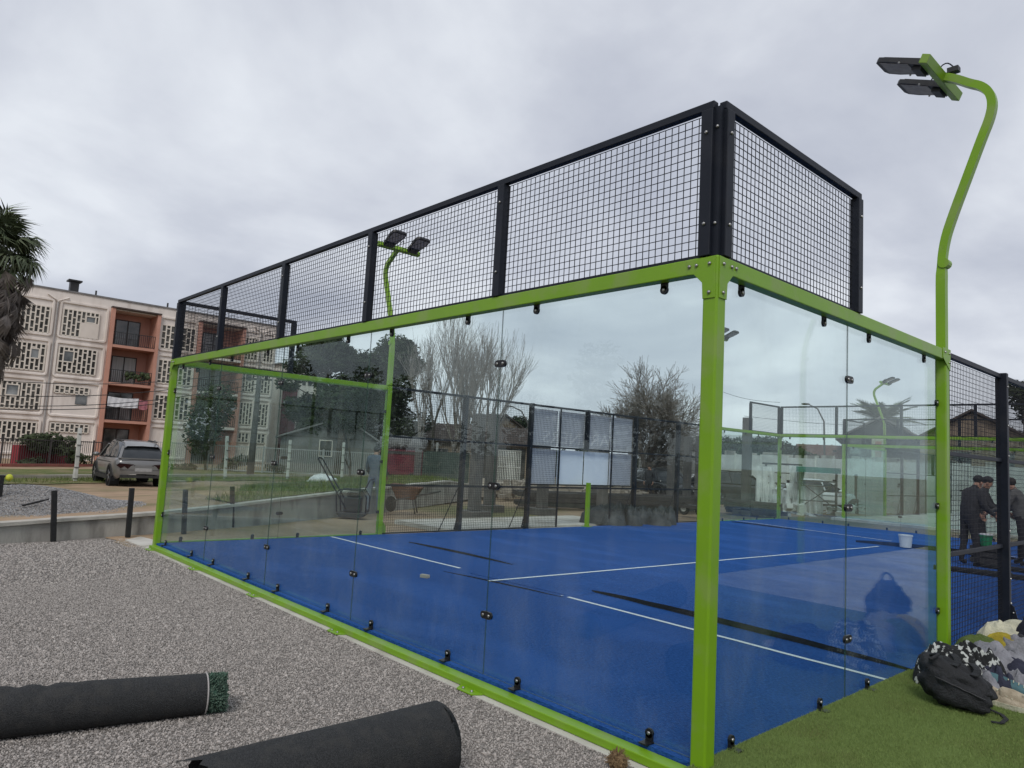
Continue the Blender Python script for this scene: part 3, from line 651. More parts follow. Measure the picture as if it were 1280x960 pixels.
SW = [((0, 0, 0), (0, 1, 0), (-1, 0, 0), 'glass side wall right of the near corner post, with one mesh bay on top', False),
      ((-WID, 0, 0), (0, 1, 0), (1, 0, 0), 'glass side wall on the far left of the court behind the back wall', True),
      ((0, LEN, 0), (0, -1, 0), (-1, 0, 0), 'glass side wall at the far right end of the court', True),
      ((-WID, LEN, 0), (0, -1, 0), (1, 0, 0), 'glass side wall at the far left end of the court beside the scaffolds', True)]
for q in SW: side_glass(*q)

def mesh_fence(P0, U, Nn, label, banner):
    W = Wall('mesh_fence', label, 'mesh fence', P0, U, Nn, 'black mesh side fences of the court')
    n = 6; L_ = LEN - 2 * SL; us = [SL + L_ * i / n for i in range(n + 1)]
    W.part('top_rail', 'black_paint', [(SL + .05, LEN - SL - .05, .02, .07, HB - .05, HB)])
    for i in range(n):
        a, c = us[i] + .05, us[i + 1] - .05
        W.part('middle_rail', 'black_paint', [(a, c, .02, .06, 1.93, 1.97)], .003); W.part('lower_rail', 'black_paint', [(a, c, .02, .06, .96, 1.0)], .003)
        if i in (2, 3):
            mid = (a + c) / 2
            W.part('divider', 'black_paint', [(mid - .018, mid + .018, .021, .058, .03, 2.9)], .003)
            W.wires(a, mid - .02, 2.0, 2.88); W.wires(mid + .02, c, 2.0, 2.88)
            q = (a, mid - .02) if i == 2 else (mid + .02, c)
            W.wires(*q, 1.0, 1.93); W.wires(*q, .04, .95)
        else: W.wires(a, c, 1.0, 2.88); W.wires(a, c, .04, .95)
        if i not in (2, 3): W.part('bottom_rail', 'black_paint', [(a, c, .02, .06, .027, .05)], 0)
    for i in range(1, n):
        u = us[i]; z0 = 1.93 if i == 3 else .012
        o = W.part('fence_post', 'black_paint', [(u - .04, u + .04, -.03, .085, z0 if z0 > 1 else -.049, HB + .01)], .005)
        W.bolts([(u, -.03, z, '-w') for z in (.35, .62, 1.15, 2.0, 2.35, 2.8) if z > z0], o)
        if i != 3:
            b = MB(); b.prism([(-.03, .012), (-.13, .012), (-.13, .06), (-.06, .32), (-.03, .34)], u - .006, u + .006, lambda q, v, tt: W.P(tt, q, v))
            b.build('foot_gusset', 'black_paint', o); W.bolts([(u - .006, -.07, .08, '-u'), (u - .006, -.06, .17, '-u'), (u - .006, -.055, .25, '-u')], o)
            if banner: MB().tube([W.P(u - .5, -.02, .03), W.P(u - .03, -.01, .98)], .011, 6).build('brace_rod', 'black_paint', W.t)
    return W, us
FR, usR = mesh_fence((0, 0, 0), (0, 1, 0), (-1, 0, 0), 'black mesh fence right of the green lamp post', False)
FL, usL = mesh_fence((-WID, 0, 0), (0, 1, 0), (1, 0, 0), 'black mesh fence along the far side of the court', True)

# banner hung behind the far mesh, its lettering seen from the back
bt = thing('banner', 'grey banner with reversed white lettering hung behind the far mesh fence', 'banner', FL.P(usL[2], -.06, 1.05))
A, Bm, Cm, De, Ee = usL[2] + .06, (usL[2] + usL[3]) / 2, usL[3], (usL[3] + usL[4]) / 2, usL[4] - .06
for a, c in ((A, Bm - .02), (Bm + .02, Cm - .02), (Cm + .02, De - .02), (De + .02, Ee)):
    b = MB(); b.box(a, c, -.055, -.05, 1.98, 2.86, FL.P); b.build('upper_panel', 'banner', bt)
for j, (a, c) in enumerate(((A, Bm - .02), (Bm + .02, Cm - .02), (Cm + .02, De - .02), (De + .02, Ee))):
    b = MB(); b.box(a, c, -.055, -.05, 1.06, 1.90, FL.P); b.build('lower_panel', 'banner_pale' if j in (1, 2) else 'banner', bt)
    b = MB(); b.box(a, c, -.06, -.02, 1.03, 1.055, FL.P); b.build('bottom_bar', 'black_paint', bt)
def text_mesh(txt, size, ext=0.002):
    cu = bpy.data.curves.new('lettering', 'FONT'); cu.body = txt; cu.size = size; cu.align_x = 'CENTER'; cu.extrude = ext; cu.resolution_u = 3
    o = bpy.data.objects.new('lettering', cu); COL.objects.link(o)
    me = bpy.data.meshes.new_from_object(o.evaluated_get(bpy.context.evaluated_depsgraph_get()))
    bpy.data.objects.remove(o); bpy.data.curves.remove(cu); return me
me = text_mesh('PARTNERS', .42); me.materials.clear(); me.materials.append(MATS['banner_text'])
sx = 2.75 / (max(v.co.x for v in me.vertices) - min(v.co.x for v in me.vertices))
for v in me.vertices:   # x runs towards the camera end so that it reads reversed from the court
    v.co = FL.P((A + Ee) / 2 - .12 - v.co.x * sx, -.047 + v.co.z, 2.06 + v.co.y)
put(me, 'lettering', bt)

# net posts of the court
for lab, x in (('short bright green net post at the far side of the court', -WID + .15), ('short green net post by the right hand mesh fence', -.15)):
    t = thing('net_post', lab, 'net post', (x, LEN / 2, .026), 'net posts of the court')
    MB().box(x - .05, x + .05, LEN / 2 - .04, LEN / 2 + .04, .036, 1.12).build('post', 'green_paint', t, bevel=.008)
    MB().box(x - .11, x + .11, LEN / 2 - .1, LEN / 2 + .1, .026, .035).build('base_plate', 'green_paint', t)

# floodlights on curved green masts standing on the wall posts
def floodlight(label, x0, y, out, inn=None):
    z = HB + .013; t = thing('floodlight', label, 'floodlight', (x0, y, z), 'floodlights of the court')
    pr = [(0, z), (0, 3.3), (0, 3.78), (.03, 4.05), (.10, 4.28), (.22, 4.62), (.36, 5.02), (.43, 5.2), (.455, 5.34), (.43, 5.46), (.36, 5.55), (.26, 5.61), (.16, 5.69), (.04, 5.76)]
    for _ in range(2):   # round the bends
        pr = [pr[0]] + [p_ for a_, b_ in zip(pr, pr[1:]) for p_ in ((.75 * a_[0] + .25 * b_[0], .75 * a_[1] + .25 * b_[1]), (.25 * a_[0] + .75 * b_[0], .25 * a_[1] + .75 * b_[1]))] + [pr[-1]]
    def P(o_, yy, zz): return Vector((x0 + out * o_, y + yy, zz))
    b = MB(); vs = []; hw = .042
    for i, (a, zz) in enumerate(pr):
        p, q = pr[max(i - 1, 0)], pr[min(i + 1, len(pr) - 1)]; d = Vector((q[0] - p[0], q[1] - p[1])).normalized(); nn = Vector((d.y, -d.x))
        s_ = 1.0 if zz < 3.8 else .88
        for e1, e2 in ((-1, -1), (1, -1), (1, 1), (-1, 1)): vs.append(P(a + nn.x * hw * e1 * s_, hw * e2 * s_, zz + nn.y * hw * e1 * s_))
    k = len(pr); b.add(vs, [(4 * i + j, 4 * i + (j + 1) % 4, 4 * i + 4 + (j + 1) % 4, 4 * i + 4 + j) for i in range(k - 1) for j in range(4)] + [(3, 2, 1, 0), (4 * k - 4, 4 * k - 3, 4 * k - 2, 4 * k - 1)])
    b.build('mast', 'green_paint', t, smooth_=False)
    MB().lathe([(.05, -.05), (.05, .05)], P(.03, 0, 3.82), 12, 'Y').build('knuckle', 'green_paint', t)
    ex, ez = pr[-1]
    b = MB(); b.box(-.04, .04, -.50, .50, -.045, .045, lambda u, v, q: P(ex - .03 + u * .9 + q * .4, v, ez + q * .9 - u * .4)); b.build('crossbar', 'green_paint', t, bevel=.004)
    for s_ in (-1, 1):
        # floodlight body slopes gently up towards the court
        ca, sa = math.cos(R_(23)), math.sin(R_(23))
        def Q(u, v, q): u, v = u * 1.12, v * 1.12; return P(ex - .07 - (u * ca - q * sa), s_ * .285 + v, ez + .0 + u * sa + q * ca)
        b = MB(); pl = [(.0, -.10), (.30, -.15), (.40, -.14), (.43, -.10), (.43, .10), (.40, .14), (.30, .15), (.0, .10)]
        b.prism(pl, -.01, .035, Q)
        for f in range(7): b.box(.03, .38, -.09 + f * .03 - .004, -.09 + f * .03 + .004, .035, .06, Q)
        hd = b.build('lamp_head', 'lamp_housing', t)
        b = MB(); b.prism([(.13, -.112), (.385, -.122), (.385, .122), (.13, .112)], -.0135, -.010, Q); b.build('lens', 'lamp_lens', hd)
        b = MB(); b.box(.02, .10, -.075, .075, -.05, -.011, Q); b.build('driver_box', 'lamp_housing', hd)
        b = MB()
        for u, v in ((.03, .11), (.2, .14), (.2, -.14)): b.ell(Q(u, v, -.012), (.012, .012, .012), 6, 4)
        b.build('screws', 'bolt_steel', hd)['kind'] = 'stuff'
    # supply cable looping from the mast end
    pts = [P(ex + .12 - .25 * (i / 10) ** .8, .02 + .08 * math.sin(i / 10 * 3.1), ez + .03 + .17 * math.sin(i / 10 * math.pi)) for i in range(11)]
    MB().tube(pts, .007, 5).build('cable', 'black_paint', t, smooth_=True)
    MB().box(0, .1, -.04, .04, .02, .07, lambda u, v, q: P(ex + .03 + u, v, ez + q)).build('junction_box', 'lamp_housing', t)
floodlight('tall curved green floodlight mast with twin lamps at the right', -.05, SL, 1)
floodlight('curved green floodlight seen through the top mesh, left of the centre', -WID + .05, SL, -1)
floodlight('far floodlight whose lamp peeps out behind the near corner post', -WID + .05, LEN - SL, -1)
floodlight('floodlight at the far right of the court, out of view', -.05, LEN - SL, 1) if False else None
# ------------------------------------------------------------------ apartment block (facade plane x = FX, facing +x)
FX = -51.8
def FP(y, d, z): return (FX + d, y, z)       # d: out of the facade
bt = thing('apartment_block', 'four storey cream apartment block with orange balcony bays and lattice screens', 'building', (FX - 4, 9, -.5))
Y0, Y1, ZT, ZB = -9.0, 20.1, 10.8, -.7
BAL = [(8.42, 11.3), (14.2, 17.4)]
FLO = [0.02, 2.55, 5.08, 7.65]
cells = []   # window bays: (y0, y1)
b = MB(); b.box(FX - 9, FX - 1.5, Y0, Y1, ZB, ZT - .02)
for a, c in ((Y0, BAL[0][0]), (BAL[0][1], BAL[1][0]), (BAL[1][1], Y1)): b.box(FX - 1.5, FX, a, c, ZB, ZT - .01)
for a, c in BAL: b.box(FX - 1.5, FX - .01, a, c, 10.12, ZT - .012)
b.build('wall', 'facade_cream', bt)
b = MB(); b.box(FX - 9.1, FX + .06, Y0 - .05, Y1 + .05, ZT - .01, ZT + .10); b.build('roof_edge', 'roof_grey', bt)
def rring(b, y0, y1, z0, z1, r, d, wd):
    o = []
    for cy, cz, a0 in ((y1 - r, z1 - r, 0), (y0 + r, z1 - r, 90), (y0 + r, z0 + r, 180), (y1 - r, z0 + r, 270)):
        for k in range(5):
            a = R_(a0 + 22.5 * k); o.append((cy + r * math.cos(a), cz + r * math.sin(a), math.cos(a), math.sin(a)))
    n = len(o); vs = []
    for y, z, cx, cz in o: vs += [FP(y, 0, z), FP(y - cx * .02, d, z - cz * .02), FP(y - cx * wd, d, z - cz * wd), FP(y - cx * (wd + .05), .002, z - cz * (wd + .05))]
    b.add(vs, [(4 * i + j, 4 * ((i + 1) % n) + j, 4 * ((i + 1) % n) + j + 1, 4 * i + j + 1) for i in range(n) for j in range(3)])
bays = [(5.3, 8.2), (2.25, 5.05), (-.75, 2.1), (11.45, 14.05), (17.5, 18.75), (18.95, 20.0)]
tops = [2.45, 5.0, 7.52, 10.2]
for a, c in bays:
    b = MB()
    for k in range(4): rring(b, a, c, FLO[k] + .08, tops[k], .22, .10, .13)
    b.build('bay_frame', 'facade_cream', bt)['kind'] = 'stuff'
def screen(y0, y1, z0, z1, hole=None, rows=None, seed=0):
    # concrete lattice: upright strips with staggered cross pieces before a dark opening
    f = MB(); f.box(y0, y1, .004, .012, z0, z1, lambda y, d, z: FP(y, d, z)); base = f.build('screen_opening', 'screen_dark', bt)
    b = MB(); n = max(2, round((y1 - y0) / .262)); wd = (y1 - y0) / n; nr = max(1, round((z1 - z0) / .58)) if rows is None else rows
    def inh(y, z): return hole and hole[0] - .02 < y < hole[1] + .02 and hole[2] - .02 < z < hole[3] + .02
    for i in range(n + 1):
        y = y0 + i * wd; zz = [z0, z1]
        if hole and hole[0] < y < hole[1]: segs = [(z0, hole[2]), (hole[3], z1)]
        else: segs = [(z0, z1)]
        for p, q in segs:
            if q - p > .03: b.box(y - .042, y + .042, .012, .085, p, q, lambda y, d, z: FP(y, d, z))
    u = (z1 - z0) / (nr + .5)
    for i in range(n):
        y = y0 + (i + .5) * wd; zs = [z0, z1] + [z0 + u * (.5 + k if i % 2 == 0 else 1 + k) for k in range(nr)]
        for z in zs:
            if inh(y, z) or not z0 - .01 <= z <= z1 + .01: continue
            b.box(y - wd / 2 + .042, y + wd / 2 - .042, .012, .08, z - .036, z + .036, lambda y, d, z: FP(y, d, z))
    b.build('lattice', 'screen_cream', base)['kind'] = 'stuff'
    if hole:
        b = MB(); b.box(hole[0] + .05, hole[1] - .05, .013, .03, hole[2] + .05, hole[3] - .05, lambda y, d, z: FP(y, d, z)); b.build('window_pane', 'window_glass', base)
        b = MB()
        for q in ((hole[0] - .02, hole[0] + .05, hole[2], hole[3]), (hole[1] - .05, hole[1] + .02, hole[2], hole[3]), (hole[0] + .05, hole[1] - .05, hole[3] - .05, hole[3] + .02), (hole[0] + .05, hole[1] - .05, hole[2] - .02, hole[2] + .05)):
            b.box(q[0], q[1], .012, .095, q[2], q[3], lambda y, d, z: FP(y, d, z))
        b.build('window_frame', 'screen_cream', base)
FPy = lambda y, d, z: FP(y, d, z)
screen(5.55, 7.62, 7.92, 9.66, (6.85, 7.45, 8.95, 9.4))
MB().box(6.62, 7.62, .012, .09, 7.93, 8.92, FPy).build('infill_panel', 'facade_panel', bt)
screen(5.55, 7.72, 5.5, 7.17, (5.8, 6.42, 6.2, 6.95))
screen(5.55, 7.5, 4.16, 4.63, None, 1); MB().box(6.78, 7.44, .005, .04, 3.5, 4.2, FPy).build('window_pane', 'window_glass', bt)
screen(5.55, 7.72, 1.65, 2.2, None, 1)
screen(2.75, 4.8, 7.9, 9.62); screen(2.75, 4.8, 5.45, 7.17, (4.0, 4.5, 6.2, 6.85)); screen(2.75, 4.8, 2.95, 4.62, (2.95, 3.65, 3.75, 4.45)); screen(2.75, 4.8, .85, 2.15)
for z0, z1 in ((7.9, 9.62), (5.45, 7.17), (2.95, 4.62), (.85, 2.15)): screen(-.35, 1.75, z0, z1)
for k, (z0, z1) in enumerate(((7.92, 9.6), (5.45, 7.1), (2.95, 4.6))):
    screen(11.6, 12.5, z0, z1); screen(13.0, 13.9, z0, z1); screen(17.65, 18.6, z0, z1, (17.85, 18.4, z0 + .8, z1 - .2) if k == 1 else None); screen(19.1, 19.9, z0, z1)
screen(17.7, 18.5, 1.6, 2.3, None, 1); screen(19.2, 19.8, 1.6, 2.3, None, 1)
# balcony bays
for bi, (a, c) in enumerate(BAL):
    wm = 'facade_orange' if bi == 0 else 'facade_salmon'
    o = MB().box(a + .02, c - .02, -1.49, -1.44, ZB + .1, 10.1, FPy).build('balcony_back_wall', 'facade_salmon', bt)
    for y in (a - .12, c - .10):
        MB().box(y, y + .22, -1.43, .32, ZB, 10.2, FPy).build('balcony_side_wall', wm, bt)
    MB().box(a - .14, c + .14, -1.4, .38, 10.205, 10.30, FPy).build('balcony_roof', 'roof_brown', bt)
    for k, z in enumerate(FLO):
        if k: MB().box(a + .105, c - .105, -1.43, .30, z - .1, z + .08, FPy).build('balcony_floor', 'facade_orange' if bi == 0 else 'facade_cream', bt)
        y0 = a + .55 if bi == 0 else a + .7; y1 = y0 + 1.6
        fr = MB(); z0, z1 = z + .12, z + 2.05
        if k == 0: z0 = z - .3
        for q in ((y0, y0 + .06, z0, z1), (y1 - .06, y1, z0, z1), (y0 + .06, y1 - .06, z1 - .06, z1), ((y0 + y1) / 2 - .035, (y0 + y1) / 2 + .035, z0, z1 - .06)): fr.box(q[0], q[1], -1.435, -1.38, q[2], q[3], FPy)
        d = fr.build('balcony_door', 'fence_dark', bt)
        MB().box(y0 + .06, (y0 + y1) / 2 - .035, -1.43, -1.41, z0, z1 - .06, FPy).build('glass', 'curtain' if k in (2,) else 'window_glass', d)
        MB().box((y0 + y1) / 2 + .035, y1 - .06, -1.43, -1.41, z0, z1 - .06, FPy).build('glass', 'curtain' if k == 2 else 'window_glass', d)
        if k:
            r = MB()
            for zz in (.95, .15): r.box(a + .10, c - .10, .22, .26, z + zz - .02, z + zz + .02, FPy)
            n = 22
            for i in range(n): y = a + .12 + (c - a - .24) * i / (n - 1); r.box(y - .014, y + .014, .225, .255, z + .17, z + .93, FPy)
            r.build('railing', 'rail_dark', bt)['kind'] = 'stuff'
    # things on the balconies
def fold_sheet(name, mt, y0, y1, z0, z1, d, amp, parent, n=26, mm=8, sag=.06):
    b = MB(); b.add([FP(y0 + (y1 - y0) * i / n, d + amp * math.sin(i * 1.3 + j * .2) * (.3 + .7 * j / mm), z1 - (z1 - z0) * j / mm - sag * math.sin(math.pi * i / n)) for j in range(mm + 1) for i in range(n + 1)],
          [(j * (n + 1) + i, j * (n + 1) + i + 1, (j + 1) * (n + 1) + i + 1, (j + 1) * (n + 1) + i) for j in range(mm) for i in range(n)])
    return b.build(name, mt, parent, smooth_=True)
o = fold_sheet('white_sheet', 'cloth_white', 8.6, 10.5, 3.55, 4.2, .34, .03, None); tag(o, 'white laundry hanging over the third floor orange balcony rail', 'laundry', 'laundry on the balcony')
o = fold_sheet('pink_sheet', 'cloth_pink', 10.55, 11.1, 3.5, 4.15, .34, .03, None, 8); tag(o, 'pink towel hanging beside the white laundry on the balcony', 'laundry', 'laundry on the balcony')
rr = random.Random(3); b = MB()
for i in range(60): b.ell((FX + .1 + rr.uniform(-.2, .2), rr.uniform(9.6, 11.0), 5.5 + rr.uniform(0, .45)), [rr.uniform(.06, .16)] * 3, 6, 4)
o = b.build('balcony_plants', 'leaf_green'); tag(o, 'dark potted plants crowding the balcony below the top one', 'plant')
# downpipes, roof bits
for y, z1 in ((5.17, 10.05), (18.85, 10.05)):
    MB().tube([FP(y, .08, ZB), FP(y, .08, z1)], .05, 8).build('downpipe', 'pipe_grey', bt)
    MB().tube([FP(y - .6, .08, z1 + .42), FP(y - .1, .1, z1 + .12), FP(y, .08, z1)], .05, 8).build('gutter_arm', 'facade_cream', bt)
    MB().tube([FP(y + .6, .08, z1 + .35), FP(y + .1, .1, z1 + .1), FP(y, .08, z1)], .05, 8).build('gutter_arm', 'facade_cream', bt)
ch = MB().box(FX - 1.0, FX - .5, 5.85, 6.35, ZT + .1, ZT + .85).build('chimney', 'roof_grey', bt); ch.data.materials[0] = MATS['rail_dark']
MB().box(FX - 1.15, FX - .35, 5.7, 6.5, ZT + .851, ZT + .95).build('chimney_cap', 'rail_dark', ch)
for y in (7.4, 12.0): MB().tube([(FX - .6, y, ZT + .1), (FX - .6, y, ZT + .5)], .06, 6).build('vent_pipe', 'rail_dark', bt)

# second pale block behind with a red stair bay
def corner(px, py, D): return at(px, py, D)
def block(name, label, px0, px1, D0, D1, ztop, depth, wm, parts=None, group=None, rm='roof_grey', zb=-.4):
    a, c = at(px0, 560, D0), at(px1, 560, D1); a.z = c.z = 0; d = (c - a).normalized(); n = Vector((-d.y, d.x, 0))
    if n.dot(CAM - a) > 0: n = -n
    t = thing(name, label, 'building', (a + c) / 2, group); Ln = (c - a).length
    F = lambda u, v, z: a + d * u + n * v + Vector((0, 0, z))
    MB().box(0, Ln, 0, depth, zb, ztop, F).build('wall', wm, t); MB().box(-.2, Ln + .2, -.2, depth + .2, ztop + .003, ztop + .12, F).build('roof_edge', rm, t)
    return t, F, Ln
t, F, Ln = block('apartment_block', 'paler second apartment block behind, with a dark red stair bay', 343, 400, 66, 68, 8.6, 9, 'facade_cream', group='apartment blocks')
MB().box(.3, 1.6, -.25, -.003, -.3, 6.9, F).build('stair_bay', 'maroon', t)
for z in (5.0, 7.0):
    for i in range(5): MB().box(2.1 + i * .55, 2.42 + i * .55, -.05, -.003, z, z + 1.0, F).build('window', 'screen_dark', t)
MB().box(1.9, Ln - .2, -.5, -.003, 4.3, 4.5, F).build('ledge', 'facade_cream', t)

# gabled houses: ridge runs away from the viewer, or along the front
def house(name, label, px0, px1, D, ze, zr, depth, wm, rm, front_gable=True, zb=-.4, over=.35, D1=None, openings=(), group=None, ridge=.5):
    a, c = at(px0, 560, D), at(px1, 560, D1 or D); a.z = c.z = 0; d = (c - a).normalized(); n = Vector((-d.y, d.x, 0))
    if n.dot(CAM - a) > 0: n = -n
    Ln = (c - a).length; t = thing(name, label, 'house', (a + c) / 2, group)
    F = lambda u, v, z: a + d * u + n * v + Vector((0, 0, z)); b = MB()
    if front_gable:
        pl = [(0, zb), (Ln, zb), (Ln, ze), (Ln * ridge, zr - .12), (0, ze)]; b.prism(pl, 0, depth, lambda u, z, v: F(u, v, z)); b.build('wall', wm, t)
        b = MB(); k = Ln * ridge; th = .12; sl = (zr - ze) / k; sr = (zr - ze) / (Ln - k)
        b.prism([(-over, ze - over * sl), (k, zr), (k, zr + th), (-over, ze - over * sl + th)], -over, depth + over, lambda u, z, v: F(u, v, z))
        b.prism([(k, zr), (Ln + over, ze - over * sr), (Ln + over, ze - over * sr + th), (k, zr + th)], -over + .004, depth + over - .004, lambda u, z, v: F(u, v, z)); b.build('roof', rm, t)
    else:
        pl = [(0, zb), (depth, zb), (depth, ze), (depth / 2, zr - .12), (0, ze)]; b.prism(pl, 0, Ln, lambda v, z, u: F(u, v, z)); b.build('wall', wm, t)
        b = MB(); th = .12; s_ = (zr - ze) / (depth / 2)
        b.prism([(-over, ze - over * s_), (depth / 2, zr), (depth / 2, zr + th), (-over, ze - over * s_ + th)], -over, Ln + over, lambda v, z, u: F(u, v, z))
        b.prism([(depth / 2, zr), (depth + over, ze - over * s_), (depth + over, ze - over * s_ + th), (depth / 2, zr + th)], -over + .004, Ln + over - .004, lambda v, z, u: F(u, v, z)); b.build('roof', rm, t)
        # courses of roofing on the near slope
        b = MB(); m_ = max(3, int(Ln / .7))
        for i in range(m_): u = -over + (Ln + 2 * over) * (i + .5) / m_; b.add([F(u - .05, -over, ze - over * s_ + th), F(u + .05, -over, ze - over * s_ + th), F(u + .05, depth / 2, zr + th), F(u - .05, depth / 2, zr + th),
                F(u - .05, -over, ze - over * s_ + th + .05), F(u + .05, -over, ze - over * s_ + th + .05), F(u + .05, depth / 2, zr + th + .05), F(u - .05, depth / 2, zr + th + .05)], [(0, 3, 2, 1), (4, 5, 6, 7), (0, 1, 5, 4), (1, 2, 6, 5), (2, 3, 7, 6), (3, 0, 4, 7)])
        o = b.build('roof_ribs', rm, t); o['kind'] = 'stuff'
    for nm, u0, u1, z0, z1, mm in openings:
        w_ = MB().box(u0 * Ln, u1 * Ln, -.05, -.004, z0, z1, F).build(nm, mm, t)
        if nm in ('window', 'door'):
            b = MB(); e = .06
            for q in ((u0 * Ln - e, u0 * Ln, z0 - e, z1 + e), (u1 * Ln, u1 * Ln + e, z0 - e, z1 + e), (u0 * Ln, u1 * Ln, z1, z1 + e), (u0 * Ln, u1 * Ln, z0 - e, z0)): b.box(q[0], q[1], -.08, -.004, q[2], q[3], F)
            b.build('frame', 'house_grey' if wm != 'house_grey' else 'facade_panel', w_)
    return t, F, Ln
house('gabled_house', 'grey gabled house behind the pale bar fence, with a square window', 350, 472, 50, 2.15, 3.6, 8, 'house_grey', 'roof_grey', openings=(('window', .40, .52, 1.0, 2.0, 'screen_dark'),), ridge=.62)
house('long_house', 'long dark roofed house beneath the tall bare poplars', 455, 612, 56, 2.6, 3.9, 7, 'house_tan', 'roof_brown', False, openings=(('window', .1, .2, .9, 1.9, 'window_glass'), ('door', .34, .42, -.2, 1.9, 'house_dark'), ('window', .55, .66, .9, 1.9, 'window_glass')))
house('brown_house', 'tan house with brown gable left of the grey banner', 612, 662, 52, 3.3, 4.6, 7, 'house_tan', 'roof_brown', True, openings=(('window', .3, .48, 2.2, 2.9, 'window_glass'),), ridge=.35)
t, F, Ln = house('carport', 'brown hipped carport with white barred gate by the poplars', 588, 665, 42, 2.35, 3.3, 5, 'house_tan', 'roof_brown', False, openings=(('opening', .12, .9, -.2, 2.1, 'screen_dark'),))
g = MB()
for i in range(16): u = Ln * (.4 + .42 * i / 15); g.box(u - .03, u + .03, -.12, -.08, -.1, 2.0, F)
for z in (.1, 1.0, 1.95): g.box(Ln * .39, Ln * .83, -.14, -.121, z, z + .05, F)
g.build('gate', 'post_white', t)['kind'] = 'stuff'
# right hand background
house('dark_house', 'dark house with a shallow gable and a pale poster behind the far court', 1052, 1152, 50, 4.0, 5.25, 8, 'house_dark', 'roof_grey', openings=(('window', .12, .24, 3.0, 3.9, 'window_glass'), ('poster', .385, .56, 2.4, 4.1, 'cream_cloth'), ('poster_print', .43, .51, 2.8, 3.8, 'facade_orange')), ridge=.5)
house('tan_house', 'tan house with a dark tiled gable seen through the right mesh fence', 1150, 1290, 47, 4.0, 5.5, 8, 'house_tan', 'roof_brown', openings=(('window', .32, .46, 2.2, 3.2, 'window_glass'), ('window', .72, .84, 2.2, 3.2, 'window_glass')), ridge=.48)
house('red_roofed_house', 'low house with reddish tiled roof behind the white wall', 1000, 1062, 52, 2.5, 3.5, 6, 'house_tan', 'roof_red', False)
house('pale_roofed_shed', 'long shed with a pale metal roof behind the dark hedge', 896, 965, 66, 3.0, 4.6, 8, 'house_grey', 'roof_pale', False)
house('pale_roofed_shed', 'white shed beyond the parked jeep with pale sloping roof', 838, 902, 60, 3.2, 4.6, 8, 'wall_white', 'roof_pale', False)
# long white wall
a, c = at(800, 570, 45), at(1300, 570, 43); a.z = c.z = 0; d = (c - a).normalized(); n = Vector((-d.y, d.x, 0)); Ln = (c - a).length
if n.dot(CAM - a) > 0: n = -n
t = thing('boundary_wall', 'long patchy white boundary wall running behind the parked cars', 'wall', (a + c) / 2); F = lambda u, v, z: a + d * u + n * v + Vector((0, 0, z))
nw = 14; rr = random.Random(6)
for i in range(nw):
    MB().box(Ln * i / nw + .05, Ln * (i + 1) / nw - .05, 0, .16, -.4, 2.42 + .05 * (i % 3), F).build('wall_panel', 'wall_white', t); MB().box(Ln * i / nw - .049, Ln * i / nw + .049, -.05, .2, -.4, 2.52, F).build('pilaster', 'post_white', t)
b = MB()
for i in range(40): u = Ln * rr.random(); b.box(u, u + rr.uniform(.3, .9), .02, .12, 2.42, 2.55 + rr.uniform(0, .12), F)
o = b.build('coping', 'wall_concrete', t); o['kind'] = 'stuff'
# roller shutter gate set before the wall
p0, p1 = at(1070, 610, 37), at(1106, 610, 37); p0.z = p1.z = 0; dd = (p1 - p0)
t = thing('shutter_gate', 'pale slatted roller gate right of the white sedan', 'gate', (p0 + p1) / 2)
for i in range(12):
    b = MB(); b.bar(p0 + Vector((0, 0, -.2 + i * .15)), p1 + Vector((0, 0, -.2 + i * .15)), .05, .125); b.build('slat', 'roof_pale', t)
MB().bar(p0 + Vector((0, 0, -.3)), p0 + Vector((0, 0, 1.7)), .1).build('gate_post', 'post_grey', t); MB().bar(p1 + Vector((0, 0, -.3)), p1 + Vector((0, 0, 1.7)), .1).build('gate_post', 'post_grey', t)

# ------------------------------------------------------------------ street fence, posts, planter
def bar_fence(name, label, pts, h, matn, gap, z0=-.2, group=None):
    t = thing(name, label, 'fence', pts[0], group); b = MB(); pk = MB()
    for p, q in zip(pts, pts[1:]):
        Ln = (q - p).length; d = (q - p) / Ln; n = int(Ln / gap)
        for zz in (.12, h - .05): b.bar(p + Vector((0, 0, z0 + zz)), q + Vector((0, 0, z0 + zz)), .05)
        for i in range(n): r = p + d * (i * gap); pk.box(r.x - .013, r.x + .013, r.y - .013, r.y + .013, z0, z0 + h)
        m_ = max(1, int(Ln / 2.4))
        for i in range(m_): r = p + d * (Ln * i / m_); MB().box(r.x - .04, r.x + .04, r.y - .04, r.y + .04, z0 - .1, z0 + h + .06).build('fence_post', matn, t)
    b.build('rails', matn, t)['kind'] = 'stuff'; o = pk.build('pickets', matn, t); o['kind'] = 'stuff'
    return t
V2 = lambda p: Vector((p.x, p.y, 0))
bar_fence('bar_fence', 'dark upright bar fence in front of the cream apartment block', [Vector((-39.6, -6, 0)), Vector((-41, 1.8, 0)), Vector((-43.8, 6.4, 0)), Vector((-44.4, 9.6, 0))], 1.42, 'fence_dark', .13)
bar_fence('bar_fence', 'pale upright bar fence seen through the glass before the grey gabled house', [Vector((-44.45, 9.8, 0)), V2(at(330, 560, 46)), V2(at(475, 560, 47))], 1.6, 'fence_pale', .12)
b = MB()
for p, q in (((-39.2, -6), (-40.6, 1.8)), ((-40.6, 1.8), (-43.4, 6.4)), ((-43.4, 6.4), (-44.0, 9.6))): b.bar((*p, -.16), (*q, -.16), .25, .22)
struct(b.build('red_kerb', 'kerb_red'))
